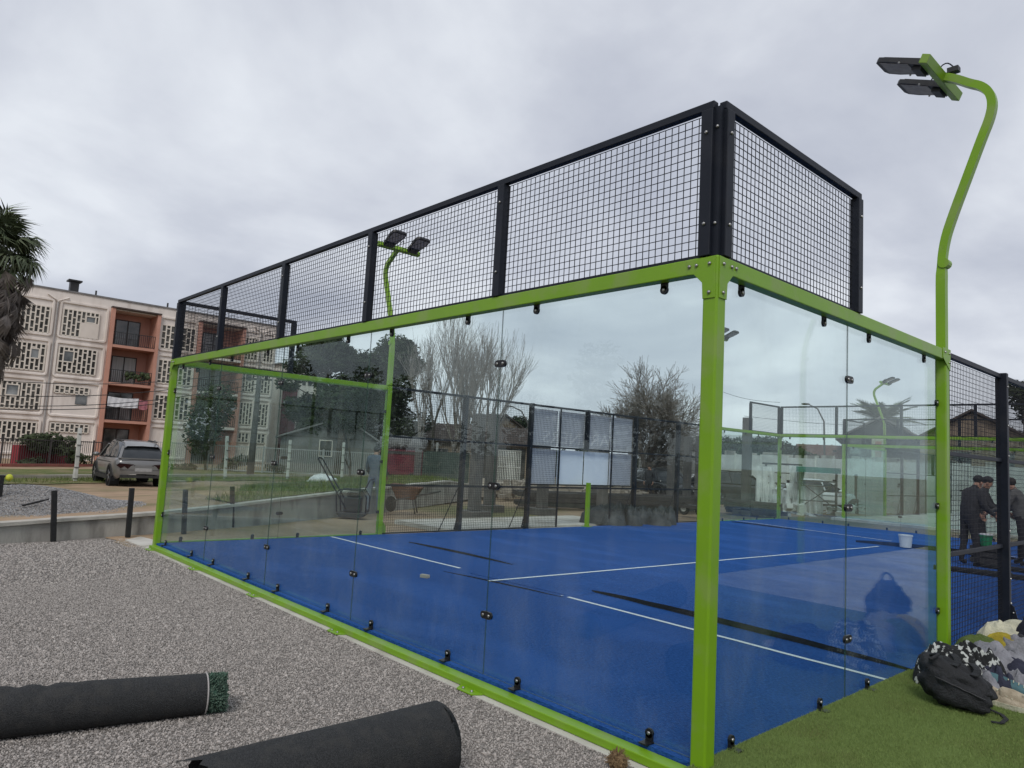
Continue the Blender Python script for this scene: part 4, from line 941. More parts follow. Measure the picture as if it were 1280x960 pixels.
# red planter with bush
p0, p1 = at(19, 560, 47), at(95, 560, 49.5); p0.z = p1.z = 0
t = thing('planter', 'dark red planter wall below the bush in front of the apartments', 'planter', (p0 + p1) / 2)
MB().bar(p0 + Vector((0, 0, .25)), p1 + Vector((0, 0, .25)), .5, 1.15).build('planter_wall', 'red_paint', t)

def clump(b, c, r, n, size, rr, flat=1.0, hollow=.35):
    for i in range(n):
        d = Vector((rr.gauss(0, 1), rr.gauss(0, 1), rr.gauss(0, 1))).normalized(); f = (hollow + (1 - hollow) * rr.random()) ** .6
        p = Vector(c) + Vector((d.x * r[0], d.y * r[1], d.z * r[2])) * f
        u = Vector((rr.gauss(0, 1), rr.gauss(0, 1), rr.gauss(0, .6))).normalized() * size * rr.uniform(.6, 1.3); v = u.cross(d + Vector((rr.random(), rr.random(), rr.random())) * .8)
        if v.length < 1e-4: continue
        v = v.normalized() * size * rr.uniform(.3, .6)
        k = len(b.v); b.v += [tuple(p - u), tuple(p + v * .9), tuple(p + u), tuple(p - v)]; b.f.append((k, k + 1, k + 2, k + 3)); b.mi.append(0)
def bush(name, label, px, py, D, rx, rz, cat='shrub', group=None, n=900, seed=1, matn='leaf_green', zb=None):
    c = at(px, py, D); rr = random.Random(seed); b = MB()
    for i in range(9): clump(b, c + Vector((rr.uniform(-1, 1) * rx * .6, rr.uniform(-1, 1) * rx * .6, rr.uniform(-.5, .6) * rz)), (rx * .5, rx * .5, rz * .55), n // 9, .13, rr)
    t = thing(name, label, cat, c, group); b.build('foliage', matn, t, recalc=False); z0 = c.z - rz * 1.1 if zb is None else zb; s = MB()
    for k in range(5): s.tube([(c.x + rr.uniform(-.1, .1), c.y + rr.uniform(-.1, .1), z0), (c.x + rr.uniform(-.5, .5) * rx, c.y + rr.uniform(-.5, .5) * rx, c.z)], [.05, .02], 5)
    s.build('stems', 'trunk', t); return t
bush('bush', 'round dark green bush growing over the red planter', 60, 555, 47.5, 1.35, .62, n=2200, seed=2, zb=.6)
bush('bush', 'large dark leafy tree against the second orange balcony bay', 263, 525, 47, 1.75, 2.3, 'tree', n=5200, seed=5, zb=-.3)
bush('bush', 'low shrub behind the pale fence left of the utility pole', 292, 580, 47.2, .9, .6, n=700, seed=9, zb=-.3)
for i, (px, py, h) in enumerate(((97, 570, .5), (40, 578, .3), (230, 585, .35), (345, 588, .4))): bush('hedge_plant', ('low plant at the right foot of the red planter', 'low green plant before the middle of the red planter', 'low plant at the fence left of the leafy tree', 'low plant behind the fence under the grey house wall')[i], px, py, 46.5, .7, h, 'plant', 'low plants along the street fence', 400, 30 + i, zb=-.3)

def wpost(label, xt, yt, xb, yb, matn='post_white', w_=.15, zg=None):
    p = G(xb, yb, -.2); D = math.hypot(p.x - CAM.x, p.y - CAM.y); q = at(xt, yt, D); t = thing('concrete_post', label, 'post', (p.x, p.y, -.2), 'white concrete posts along the street')
    MB().bar((p.x, p.y, -.35), (q.x, q.y, q.z), w_ * .85).build('shaft', matn, t, bevel=.015)
    b = MB()
    for k in range(5): b.bar((p.x + .0, p.y - w_ / 2 - .01, -.05 + k * .42), (p.x, p.y + w_ / 2 + .01, -.05 + k * .42), w_ + .02, .03)
    b.build('wire_ties', 'post_grey', t)['kind'] = 'stuff'; return t
for q in (('white concrete post left of the silver car', 100, 535, 94, 603), ('white post just right of the green corner post, through the glass', 284, 545, 281, 600), ('white post before the grey house, left of its window', 363, 550, 359, 600),
          ('white post right of the grey house window', 430, 553, 427, 600), ('white post before the maroon lorry', 493, 553, 490, 602), ('white post right of the maroon lorry, through the side mesh', 547, 553, 544, 598)): wpost(*q)
b = MB(); a = G(91, 601, -.2); q = at(99, 560, math.hypot(a.x - CAM.x, a.y - CAM.y)); 
o = MB().tube([a, q], .05, 6).build('leaning_pole', 'post_white'); tag(o, 'thin white pole propped against the first white post', 'pole')
# utility pole and wires
p = at(312, 600, 42); q = at(325, 463, 42)
t = thing('utility_pole', 'tall grey concrete utility pole in front of the apartment block', 'utility pole', (p.x, p.y, -.3))
MB().tube([(p.x, p.y, -.4), (q.x, q.y, q.z)], [.20, .11], 10).build('shaft', 'post_grey', t, smooth_=True)
MB().bar((q.x - .5, q.y - .5, q.z - .5), (q.x + .5, q.y + .5, q.z - .5), .1).build('crossarm', 'post_grey', t)
for i, (yl, dz) in enumerate(((497, -.3), (510, -.75), (514, -1.0), (476, .0))):
    s = at(-60, yl - 4, 40); e_ = Vector((q.x, q.y, q.z + dz)); pts = [s.lerp(e_, k / 16) - Vector((0, 0, .5 * math.sin(math.pi * k / 16))) for k in range(17)]
    o = MB().tube(pts, .018, 4).build('power_line', 'rail_dark'); tag(o, ('uppermost', 'second', 'lowest but one', 'lowest')[(3, 2, 1, 0)[i] if i < 3 else 0] + ' of the dark cables crossing before the apartment block' if False else ('dark cable crossing the apartments just below the third floor windows', 'lower dark cable crossing the apartments above the ground floor', 'lowest dark cable crossing the apartments', 'topmost dark cable crossing the apartments')[i], 'power line', 'cables across the apartment block')
    e2 = at(520, 500, 60); pts = [e_.lerp(e2, k / 12) - Vector((0, 0, .7 * math.sin(math.pi * k / 12))) for k in range(13)]
# far wires on the right
for i, (x0, y0, x1, y1, lab) in enumerate(((880, 480, 975, 503, 'thin cable running down to the far court corner'), (930, 520, 1190, 530, 'thin cable behind the mesh of the far back wall'))):
    s, e_ = at(x0, y0, 48), at(x1, y1, 48); o = MB().tube([s.lerp(e_, k / 10) - Vector((0, 0, .3 * math.sin(math.pi * k / 10))) for k in range(11)], .012, 4).build('power_line', 'rail_dark'); tag(o, lab, 'power line')
for i, (x, yt, lab) in enumerate(((1010, 505, 'slim street lamp pole with a bent arm behind the far back wall'), (640, 508, 'slim street lamp bending left above the grey banner'))):
    p = at(x + 22, 600, 52); D = 52; t = thing('street_lamp', lab, 'street lamp', (p.x, p.y, -.3))
    MB().tube([(p.x, p.y, -.4), at(x + 20, yt + 22, D), at(x + 12, yt + 6, D), at(x, yt, D)], [.08, .06, .05, .04], 6).build('pole', 'post_grey', t)
    MB().ell(at(x - 3, yt, D), (.3, .3, .07), 8, 5).build('lamp_shade', 'post_grey', t)

# grey concrete columns beside the court
cols = [(592, 645, 517, 'grey concrete column with a square foot, leftmost behind the side mesh'), (611, 637, 517, 'grey column with bolts just right of the leftmost column'), (677, 641, 545, 'grey column on a block foot below the left part of the banner'),
        (739, 634, 548, 'grey column behind the middle of the banner'), (752, 640, 548, 'grey column behind the right part of the banner'), (788, 625, 548, 'grey column behind the right edge of the banner'), (838, 632, 548, 'grey column left of the white car, beside the jeep'), (858, 630, 546, 'grey column before the white shed'), (873, 636, 545, 'grey column just left of the near green corner post'), (932, 643, 522, 'grey column in front of the dark parked car')]
for x, yb, yt, lab in cols:
    p = G(x, yb, -.02); D = math.hypot(p.x - CAM.x, p.y - CAM.y); h = at(x, yt, D).z
    t = thing('concrete_column', lab, 'column', (p.x, p.y, -.05), 'grey concrete columns beside the court')
    MB().box(p.x - .14, p.x + .14, p.y - .14, p.y + .14, .13, h).build('shaft', 'post_grey', t, bevel=.02); MB().box(p.x - .35, p.x + .35, p.y - .35, p.y + .35, -.1, .13).build('foot_block', 'post_grey', t, bevel=.02)
# ------------------------------------------------------------------ trees
def bare_tree(seed, height, spread, levels, mt_trunk, mt_twig, upright, r0, forks=(3, 5), trunk_f=.25, rk=.5, fork0=None, rmin=.004):
    sc = [1.0]
    for go in (0, 1):
        rr = random.Random(seed); tr = MB(); tw = MB()
        def grow(p, d, ln, r, lv):
            k = 3; pts = [p]; dd = d.copy()
            for i in range(k):
                dd = (dd + Vector((rr.gauss(0, .12), rr.gauss(0, .12), rr.gauss(0, .06) + upright * .10))).normalized(); pts.append(pts[-1] + dd * ln / k)
            rad = [max(rmin / sc[0], r * (1 - .4 * i / k)) for i in range(k + 1)]
            (tr if lv >= levels - 1 else tw).tube(pts, rad, 7 if lv >= levels - 1 else (4 if lv > 2 else 3), False)
            if lv == 0: return
            n = rr.randint(*(fork0 if fork0 and lv == levels else forks))
            for j in range(n):
                q = pts[rr.randint(1, k)] if j and lv < levels else pts[rr.randint(2, k)] if j else pts[k]; a = rr.uniform(.25, .85) * spread if j else rr.uniform(.0, .25) * spread
                ax = dd.orthogonal().normalized(); ax.rotate(Matrix.Rotation(rr.uniform(0, 6.28), 3, dd)); nd = (dd + ax * math.tan(min(a, 1.2))).normalized()
                grow(q, nd, ln * rr.uniform(.6, .88), r * rk, lv - 1)
        grow(Vector((0, 0, -.2)), Vector((rr.gauss(0, .03), rr.gauss(0, .03), 1)).normalized(), height * trunk_f, r0, levels)
        s = height / max(v[2] for v in tw.v)
        if not go: height0, height = height, height * s; height, r0 = height0 * 1.0, r0 / s; sc[0] = s
    for m_ in (tr, tw): m_.v = [(v[0] * s, v[1] * s, v[2] * s) for v in m_.v]
    return tr.mesh('trunk', mt_trunk, True, False), tw.mesh('branches', mt_twig, True, False)
pop = [bare_tree(s, 10, .50, 5, 'trunk_pale', 'twig_pale', 1.2, .17, (3, 4), .30, .52, None, .007) for s in (11, 12, 13)]
def put_tree(name, label, meshes, px, D, scale, rz, group, cat='tree', names=('trunk', 'branches')):
    p = at(px, 560, D); t = thing(name, label, cat, (p.x, p.y, base_h(p.x, p.y)), group, rz); t.scale = scale
    for me, nm in zip(meshes, names):
        o = bpy.data.objects.new(nm, me); COL.objects.link(o); o.parent = t
    return t
PL = [('bare pale poplar immediately right of the left floodlight post', 528, 47, .98), ('bare poplar, second from the left of the row', 545, 50, 1.1), ('bare poplar in the middle of the row, in front', 566, 46, 1.06), ('tall bare poplar behind the leftmost grey column', 588, 50, 1.2),
      ('bare poplar above the carport roof', 608, 47, 1.12), ('rightmost bare poplar with arching twigs, left of the banner', 627, 50, 1.05), ('slim bare poplar at the back of the row', 577, 56, 1.2), ('slim bare poplar behind the rightmost one', 618, 56, 1.15)]
for i, (lab, px, D, s) in enumerate(PL): put_tree('bare_poplar', lab, pop[i % 3], px - 3 - max(0, px - 600) * .5, D, (s * .92, s * .92, s * 1.06), i * 1.3, 'bare poplars behind the court')
rt = bare_tree(31, 7.1, 1.0, 6, 'trunk', 'twig_dark', .10, .24, (4, 4), .27, .55, (8, 8), .008)
tt = put_tree('bare_tree', 'round crowned bare tree with dense dark twigs right of the banner', rt, 812, 40, (1.05, 1.05, 1.13), .4, None)
rt2 = bare_tree(37, 4.2, 1.0, 5, 'trunk', 'twig_dark', .3, .14, (3, 4), .28)
put_tree('bare_tree', 'small bare tree beyond the dark house at the right', rt2, 1163, 56, (1.3, 1.3, 1.35), 1.0, None)
rt3 = bare_tree(41, 3.4, .9, 4, 'trunk', 'twig_dark', .5, .1, (2, 3), .3)
put_tree('bare_tree', 'small bare sapling in front of the grey gabled house', rt3, 441, 45, (1, 1, 1), 2.0, None)

def dark_tree(label, px, D, ztop, rad, seed, blobs=22, n=9000, zlow=2.2, group='dark evergreen trees behind the court'):
    p = at(px, 560, D); rr = random.Random(seed); t = thing('evergreen_tree', label, 'tree', (p.x, p.y, -.25), group); b = MB(); tr = MB()
    tr.tube([(p.x, p.y, -.4), (p.x + .1, p.y, 2), (p.x - .1, p.y + .1, ztop * .75)], [.32, .26, .08], 9)
    for i in range(blobs):
        z = rr.uniform(zlow, ztop - .5); f = (1 - max(0, (z - ztop * .55) / (ztop * .5)) ** 1.4) * (.6 + .4 * smooth(zlow, zlow + 2, z)); a = rr.uniform(0, 6.28); r = rad * f * rr.uniform(.35, 1.0)
        c = Vector((p.x + math.cos(a) * r, p.y + math.sin(a) * r, z)); s = rr.uniform(.6, 1.25)
        tr.tube([(p.x, p.y, max(1, z - 1.2)), c], [.07, .02], 5, False); clump(b, c, (s, s, s * .75), n // blobs, .16, rr)
    tr.build('trunk', 'trunk', t, smooth_=True); b.build('crown', 'needle_dark', t, recalc=False); return t
dark_tree('broad dark evergreen tree left of the floodlight post', 400, 52, 9.7, 3.0, 1, 56, 26000)
dark_tree('dark evergreen tree behind the left floodlight post', 487, 53, 9.9, 2.6, 2, 50, 24000)
dark_tree('lower dark evergreen between the two taller ones', 447, 56, 9.0, 2.6, 3, 40, 18000)
dark_tree('dark evergreen crown low behind the grey house roof', 425, 49.5, 6.0, 1.7, 5, 20, 8000, 3.2)
dark_tree('small dark evergreen beside the brown gable left of the banner', 650, 57, 5.0, 1.7, 7, 16, 6000, 1.8)
dark_tree('dark evergreen clump behind the near end of the white wall', 1283, 60, 9.0, 2.2, 8, 22, 8000)
# hedge masses
def hedge(label, px0, px1, D, z0, z1, dep, seed, n=9000, matn='leaf_green'):
    rr = random.Random(seed); a, c = at(px0, 560, D), at(px1, 560, D); b = MB()
    for i in range(60):
        f = rr.random(); p = a.lerp(c, f); zt = z1 * (.8 + .2 * mnoise.noise(Vector((f * 7, seed, 0)))); clump(b, (p.x + rr.uniform(-dep, dep) * .4, p.y + rr.uniform(-dep, dep) * .4, rr.uniform(z0 + .3, zt - .3)), (1.0, 1.0, .6), n // 60, .17, rr)
    o = b.build('hedge', matn, recalc=False); tag(o, label, 'hedge'); return o
hedge('tall dark hedge behind the left stretch of the white wall', 880, 1004, 50, 1.4, 4.3, 1.5, 3, 22000, 'needle_dark')
hedge('dark bushes behind the banner and round bare tree', 690, 800, 60, .0, 2.6, 2, 4)
o = hedge('far off mass of dark trees closing the horizon behind the houses', 420, 900, 84, -.5, 3.2, 4, 5, 16000, 'needle_dark'); stuff(o); o.name = 'tree_line'
o = hedge('far off mass of trees closing the horizon on the right', 900, 1330, 84, -.5, 3.4, 4, 6, 14000, 'needle_dark'); stuff(o); o.name = 'tree_line'

o = hedge('added row of dark trees, out of view on the camera side, darkening the glass reflections', 420, 421, 20, 0, 1, 0, 1, 60, 'needle_dark'); bpy.data.objects.remove(o)
rr = random.Random(77); b = MB()
for i in range(120):
    f = rr.random(); x, y = -75 + 150 * f, -42 + 5 * math.sin(f * 9) + rr.gauss(0, 1.5); zt = 8.0 + 3.2 * mnoise.noise(Vector((f * 16, 2, 0))); s_ = rr.uniform(1.3, 2.3)
    clump(b, (x, y, rr.uniform(.3, zt)), (s_ * 1.3, s_, s_), 230, .34, rr)
for i in range(170):
    f = rr.random(); x, y = -64 - 14 * f * f + rr.gauss(0, 1.2), -11 - 33 * f; zt = 9.8 + 2.6 * mnoise.noise(Vector((f * 9, 7, 0))); s_ = rr.uniform(1.3, 2.3)
    clump(b, (x, y, rr.uniform(.3, zt)), (s_, s_ * 1.3, s_), 230, .34, rr)
o = b.build('tree_line', 'leaf_green', recalc=False); stuff(o, 'added row of dense trees, out of view on the camera side, darkening the glass reflections', 'trees')  # unseen trees added so the back glass mirrors dark crowns, not sky

# fan palm at the left edge
def fan_leaf(seed, dead=False):
    rr = random.Random(seed); b = MB(); pet = .95 if not dead else .6
    b.tube([(0, 0, 0), (pet * .5, 0, .05), (pet, 0, .0)], [.022, .016, .012], 4, False)
    n = 21 if not dead else 26; Lf = .80 if not dead else .9
    for i in range(n):
        a = (i / (n - 1) - .5) * (3.9 if not dead else 1.6); l = Lf * (1 - .25 * abs(i / (n - 1) - .5) * 2) * rr.uniform(.85, 1.1); d = Vector((math.cos(a), math.sin(a), 0)); s = Vector((-d.y, d.x, 0)); p = Vector((pet, 0, 0))
        dr = rr.uniform(.35, .95) * (1 if not dead else 1.2)
        q1 = p + d * l * .55 + Vector((0, 0, .03 - dr * .1)); q2 = p + d * l + Vector((0, 0, -dr * l * (1.0 if not dead else .6)))
        w_ = .038 if not dead else .02
        b.add([p, q1 - s * w_, q1 + s * w_ + Vector((0, 0, .02)), q2], [(0, 1, 2), (1, 3, 2)])
    return b.mesh('frond' if not dead else 'dead_frond', 'palm_dead' if dead else 'palm_leaf', False, False)
pc = Vector((-29.55, -.55, 0)); t = thing('palm_tree', 'shaggy fan palm with grey dead frond skirt at the left edge', 'palm tree', (pc.x, pc.y, -.2))
MB().tube([(pc.x - .2, pc.y - .5, -.4), (pc.x - .1, pc.y - .25, 4), (pc.x, pc.y, 8.0)], [.42, .36, .30], 12).build('trunk', 'trunk', t, smooth_=True)
lv = [fan_leaf(s) for s in range(4)]; dv = [fan_leaf(s, True) for s in range(20, 24)]; rr = random.Random(9)
def orient(d, roll, p, s):
    d = d.normalized(); z = Vector((0, 0, 1)); y = z.cross(d).normalized(); z2 = d.cross(y); m_ = Matrix.Identity(4)
    for i, a in enumerate((d, y, z2)):
        for r in range(3): m_[r][i] = a[r]
    return Matrix.Translation(p) @ m_ @ Matrix.Rotation(roll, 4, 'X') @ Matrix.Scale(s, 4)
for i in range(78):
    el = R_(rr.uniform(-38, 82)); a = i * 2.4 + rr.uniform(-.3, .3); d = Vector((math.cos(a) * math.cos(el), math.sin(a) * math.cos(el), math.sin(el)))
    inst(lv[i % 4], 'frond', t, orient(d, rr.uniform(-.6, .6), pc + Vector((0, 0, 8.15 + rr.uniform(-.35, .3))), rr.uniform(.82, 1.05)))
for i in range(240):
    z = rr.uniform(3.3, 8.0); a = rr.uniform(0, 6.28); wv = smooth(3.0, 6.5, z); el = R_(rr.uniform(-88, -66)); d = Vector((math.cos(a) * math.cos(el), math.sin(a) * math.cos(el), math.sin(el))); off = .34 + .62 * wv * rr.random()
    q = pc + Vector((-.012 * (8 - z), -.055 * (8 - z), 0))
    inst(dv[i % 4], 'dead_frond', t, orient(d, rr.uniform(-1, 1), q + Vector((math.cos(a) * off, math.sin(a) * off, z)), rr.uniform(.8, 1.15)))
# feather palm behind the dark house
def feather(seed):
    rr = random.Random(seed); b = MB(); pts = [Vector((2.3 * f, 0, .9 * f - 1.35 * f * f)) for f in [i / 10 for i in range(11)]]
    b.tube(pts, [.035 * (1 - .07 * i) for i in range(11)], 4, False)
    for i in range(1, 40):
        f = i / 40; k = min(9, int(f * 10)); p = pts[k].lerp(pts[k + 1], f * 10 - k)
        for s in (-1, 1):
            l = .55 * math.sin(math.pi * min(1, f * .8 + .2)) + .1; q = p + Vector((.25, s * l, -.22 * l * rr.uniform(.6, 1.6))); b.add([p - Vector((.04, 0, 0)), p + Vector((.04, 0, 0)), q], [(0, 1, 2)])
    return b.mesh('frond', 'palm_leaf', False, False)
fv = feather(3); p = at(1105, 531, 54); t = thing('palm_tree', 'feather palm with arching dark fronds behind the dark house', 'palm tree', p)
MB().tube([(p.x, p.y, -.3), (p.x, p.y, p.z)], [.3, .26], 10).build('trunk', 'trunk', t, smooth_=True)
for i in range(26):
    a = i * 2.4; el = R_(rr.uniform(-5, 62)); o = inst(fv, 'frond', t, orient(Vector((math.cos(a) * math.cos(el), math.sin(a) * math.cos(el), math.sin(el))), rr.uniform(-.3, .3), p, rr.uniform(.85, 1.1)))

# ------------------------------------------------------------------ vehicles
def loft(rows, closed=True):
    b = MB(); n = len(rows[0]); b.add([p for r in rows for p in r], [(i * n + j, i * n + j + 1, (i + 1) * n + j + 1, (i + 1) * n + j) for i in range(len(rows) - 1) for j in range(n - 1)])
    b.f += [tuple(range(n - 1, -1, -1)), tuple(range((len(rows) - 1) * n, len(rows) * n))]; b.mi += [0, 0]; return b
def car(label, cat, loc, heading, paint, kind, group, grp_name):
    """x forward, y left, z up; rear bumper at x = 0"""
    S = dict(suv=dict(L=4.5, W=.93, st=[(-.02, .48, .90, .66), (.04, .34, .99, .84), (.3, .26, 1.05, .92), (.9, .24, 1.05, .93), (2.2, .24, 1.02, .93), (3.2, .24, 1.0, .925), (3.9, .25, .97, .90), (4.35, .3, .86, .80), (4.5, .4, .72, .64)],
                      gh=[(.10, 1.0, 1.02, .76, .70), (.56, 1.04, 1.45, .80, .58), (.80, 1.04, 1.555, .82, .60), (1.6, 1.04, 1.60, .83, .63), (2.3, 1.02, 1.63, .83, .65), (2.75, 1.01, 1.50, .82, .63), (3.35, 1.0, 1.03, .80, .72)], wb=(.86, 3.55), wr=.36),
             sedan=dict(L=4.5, W=.88, st=[(0, .40, .92, .72), (.08, .3, .97, .82), (.4, .24, .98, .87), (1.0, .22, .96, .88), (2.3, .22, .94, .88), (3.2, .22, .92, .875), (4.0, .24, .84, .84), (4.4, .3, .72, .74), (4.5, .36, .62, .62)],
                        gh=[(.55, .97, .99, .72, .68), (1.15, .97, 1.36, .76, .56), (1.7, .96, 1.45, .78, .58), (2.2, .95, 1.45, .78, .58), (2.6, .94, 1.36, .77, .57), (3.3, .92, .95, .76, .68)], wb=(.95, 3.6), wr=.31))[kind]
    t = thing(grp_name, label, cat, loc, group, heading); W_ = S['W']
    rows = []
    for x, zb, zt, hw in S['st']:
        zm = zb + (zt - zb) * .55
        h = [(hw * .86, zb), (hw * .97, zb + .1), (hw, zm), (hw * .985, zt - .1), (hw * .93, zt - .02), (hw * .5, zt + .015), (0, zt + .02)]
        rows.append([(x, y, z) for y, z in h] + [(x, -y, z) for y, z in h[-2::-1]])
    loc_ = t.location.copy()
    def B(b, nm, mt, par=t, sm=True): 
        me = b.mesh(nm, mt, sm); o = bpy.data.objects.new(nm, me); COL.objects.link(o); o.parent = par; return o
    body = B(loft(rows), 'body', paint)
    sb = body.modifiers.new('round', 'SUBSURF'); sb.levels = 1; sb.render_levels = 1
    rows = [[(x, bw, zb), (x, (bw + rw) / 2 + .03, (zb + zr) / 2), (x, rw, zr - .03), (x, rw * .85, zr), (x, 0, zr + .02), (x, -rw * .85, zr), (x, -rw, zr - .03), (x, -(bw + rw) / 2 - .03, (zb + zr) / 2), (x, -bw, zb)] for x, zb, zr, bw, rw in S['gh']]
    B(loft(rows), 'cabin_glass', 'car_glass')
    # roof skin and pillars, proud of the glass
    g = S['gh']; rp = []
    for x, zb, zr, bw, rw in g[1:-1]: rp.append([(x, rw + .012, zr - .05), (x, rw * .88, zr + .012), (x, 0, zr + .034), (x, -rw * .88, zr + .012), (x, -rw - .012, zr - .05)])
    x, zb, zr, bw, rw = g[1]; rp.insert(0, [(x - .16, rw + .0, zr - .08), (x - .17, rw * .88, zr - .01), (x - .18, 0, zr + .01), (x - .17, -rw * .88, zr - .01), (x - .16, -rw, zr - .08)])
    b = MB(); n = 5; b.add([p for r in rp for p in r], [(i * n + j, i * n + j + 1, (i + 1) * n + j + 1, (i + 1) * n + j) for i in range(len(rp) - 1) for j in range(n - 1)]); roof = B(b, 'roof', paint)
    for s in (-1, 1):
        b = MB()
        for (i, k) in ((0, 1), (len(g) - 1, len(g) - 2)):
            xa, za, bw, (xb, zb_, rw) = g[i][0], g[i][1], g[i][3], (g[k][0], g[k][2], g[k][4]); b.bar((xa, s * (bw + .01), za), (xb, s * (rw + .02), zb_ - .03), .09, .05)
        m_ = len(g) // 2; b.bar((g[m_][0], s * (g[m_][3] + .02), g[m_][1]), (g[m_][0] - .1, s * (g[m_][4] + .02), g[m_][2] - .04), .07, .04)
        B(b, 'pillars', paint, sm=False)
        for wx in S['wb']:
            r = S['wr']; b = MB(); b.lathe([(r * .62, -.11), (r * .93, -.11), (r, -.06), (r, .06), (r * .93, .11), (r * .62, .11)], (wx, s * (W_ - .11), r), 22, 'Y'); wh = B(b, 'wheel', 'tyre')
            b = MB(); b.lathe([(r * .64, .07), (r * .60, .085), (r * .15, .10), (0, .10)], (wx, s * (W_ - .11), r), 20, 'Y', False)
            for sp in range(5):
                a = sp * 1.2566; b.bar((wx, s * (W_ - .005), r), (wx + math.cos(a) * r * .6, s * (W_ - .008), r + math.sin(a) * r * .6), .06, .02, (0, 1, 0))
            if s < 0: b.v = [(v[0], 2 * s * (W_ - .11) - v[1] if abs(v[1]) < W_ - .1 and False else v[1], v[2]) for v in b.v]
            B(b, 'rim', 'rim', wh)
            b = MB(); b.prism([(wx + math.cos(a) * r * 1.2, r + math.sin(a) * r * 1.2) for a in [math.pi * k / 10 for k in range(11)]] + [(wx + math.cos(a) * r * 1.03, r + math.sin(a) * r * 1.03) for a in [math.pi * k / 10 for k in range(10, -1, -1)]], s * (W_ - .06), s * (W_ + .012), lambda u, v, q: (u, q, v)); B(b, 'wheel_arch', 'car_plastic', sm=False)
            b = MB(); b.prism([(wx + math.cos(a) * r * 1.16, r * .95 + math.sin(a) * r * 1.16) for a in [math.pi * 2 * k / 18 for k in range(18)]], s * (W_ - .3), s * (W_ - .0), lambda u, v, q: (u, q, v)); B(b, 'wheel_well', 'turf_back', sm=False)
        b = MB(); x0, zt = S['st'][0][0], S['st'][0][2]
        b.prism([(s * .30, zt - .10), (s * .78, zt - .06), (s * .86, zt - .13), (s * .74, zt - .24), (s * .62, zt - .17), (s * .5, zt - .26), (s * .42, zt - .16)], -.012, .14, lambda u, v, q: (q, u, v)); B(b, 'tail_light', 'light_red', sm=False)
        b = MB(); xf = S['L']; b.box(xf - .22, xf - .02, s * .42, s * .66, .60, .70); B(b, 'headlight', 'light_clear', sm=False)
        b = MB(); b.ell((g[-2][0] + .25, s * (W_ + .09), g[-1][1] + .06), (.10, .12, .08), 8, 6); B(b, 'mirror', paint)
        b = MB(); b.bar((.9, s * (W_ + .004), S['st'][3][2] - .2), (3.2, s * (W_ + .004), S['st'][3][2] - .2), .012, .02); b.bar((1.05, s * (W_ + .004), .3), (3.4, s * (W_ + .004), .3), .02, .14); B(b, 'side_trim', 'car_plastic', sm=False)
    b = MB(); b.box(-.02, .12, -W_ * .78, W_ * .78, .33, .43); b.box(-.012, .1, -W_ * .80, W_ * .80, .60, .615); B(b, 'rear_bumper', 'car_plastic', sm=False)
    b = MB(); b.box(-.025, .02, -.27, .27, S['st'][0][2] - .34, S['st'][0][2] - .22); B(b, 'number_plate', 'light_clear', sm=False)
    b = MB(); b.box(-.012, .05, -.32, .32, S['st'][0][2] - .16, S['st'][0][2] - .125); B(b, 'tail_light_bar', 'light_red', sm=False)
    if kind == 'suv':
        b = MB()
        for s in (-1, 1): b.bar((.85, s * .56, 1.615), (2.2, s * .56, 1.65), .035, .04)
        B(b, 'roof_rails', 'car_plastic', sm=False)
        b = MB(); b.bar((.02, -.74, 1.005), (.02, .74, 1.005), .06, .045); B(b, 'tailgate_lip', paint, sm=False)
    return t
car('silver grey SUV parked on the dirt behind the low wall, seen from its rear left', 'car', (-25.5, 4.06, H(-26.5, 4.1) + .0), R_(177), 'car_silver', 'suv', 'parked cars', 'parked_car')
def face(px, py, D, ang):   # place so that the side shows; ang relative to sight line
    p = at(px, py, D); v = math.atan2(p.y - CAM.y, p.x - CAM.x); return (p.x, p.y, -.26), v + ang
def park(label, px, D, ang, paint, kind):
    p = at(px, 600, D); v = math.atan2(p.y - CAM.y, p.x - CAM.x); h = v + ang; q = Vector((p.x, p.y, base_h(p.x, p.y))) - Vector((math.cos(h), math.sin(h), 0)) * 2.25
    car(label, 'car', q, h, paint, kind, 'parked cars', 'parked_car')
park('white sedan parked beside the green topped scaffold', 1022, 37, R_(-62), 'car_white', 'sedan')
park('dark green SUV parked in front of the white wall, left of the tarps', 920, 38, R_(-60), 'car_dark', 'suv')
park('white car mostly hidden behind the near corner post', 886, 42, R_(-70), 'car_white', 'sedan')
park('dark jeep beside the bare tree with a person standing by it', 828, 38, R_(-150), 'car_dark', 'suv')
park('pale car behind the jeep at the bare tree trunk', 812, 46, R_(-80), 'car_white', 'suv')
# maroon lorry with a rolled grey cover
p0, p1 = at(476, 580, 40), at(528, 580, 40); p0.z = p1.z = 0; d = (p1 - p0).normalized(); n = Vector((-d.y, d.x, 0)); Ln = (p1 - p0).length
F = lambda u, v, z: p0 + d * u + n * v + Vector((0, 0, z)); t = thing('lorry', 'maroon lorry under a rounded grey cover behind the side mesh', 'lorry', (p0 + p1) / 2)
MB().box(0, Ln, 0, 1.8, .3, 1.7, F).build('load_bed', 'maroon', t, bevel=.04); MB().tube([F(-.15, .5, 2.0), F(Ln * .5, .5, 2.08), F(Ln + .2, .5, 2.0)], [.36, .40, .36], 14).build('cover_roll', 'tarp_grey', t, smooth_=True)
MB().box(Ln - .45, Ln - .05, -.08, -.004, .3, 1.9, F).build('side_panel', 'jacket_grey', t); MB().box(.05, Ln - .05, -.03, -.002, 1.45, 1.6, F).build('side_strip', 'steel_dark', t)
for u in (.45, Ln - .5): MB().lathe([(.2, -.1), (.34, -.1), (.36, 0), (.34, .1), (.2, .1)], F(u, .1, .1), 16, 'X').build('wheel', 'tyre', t)
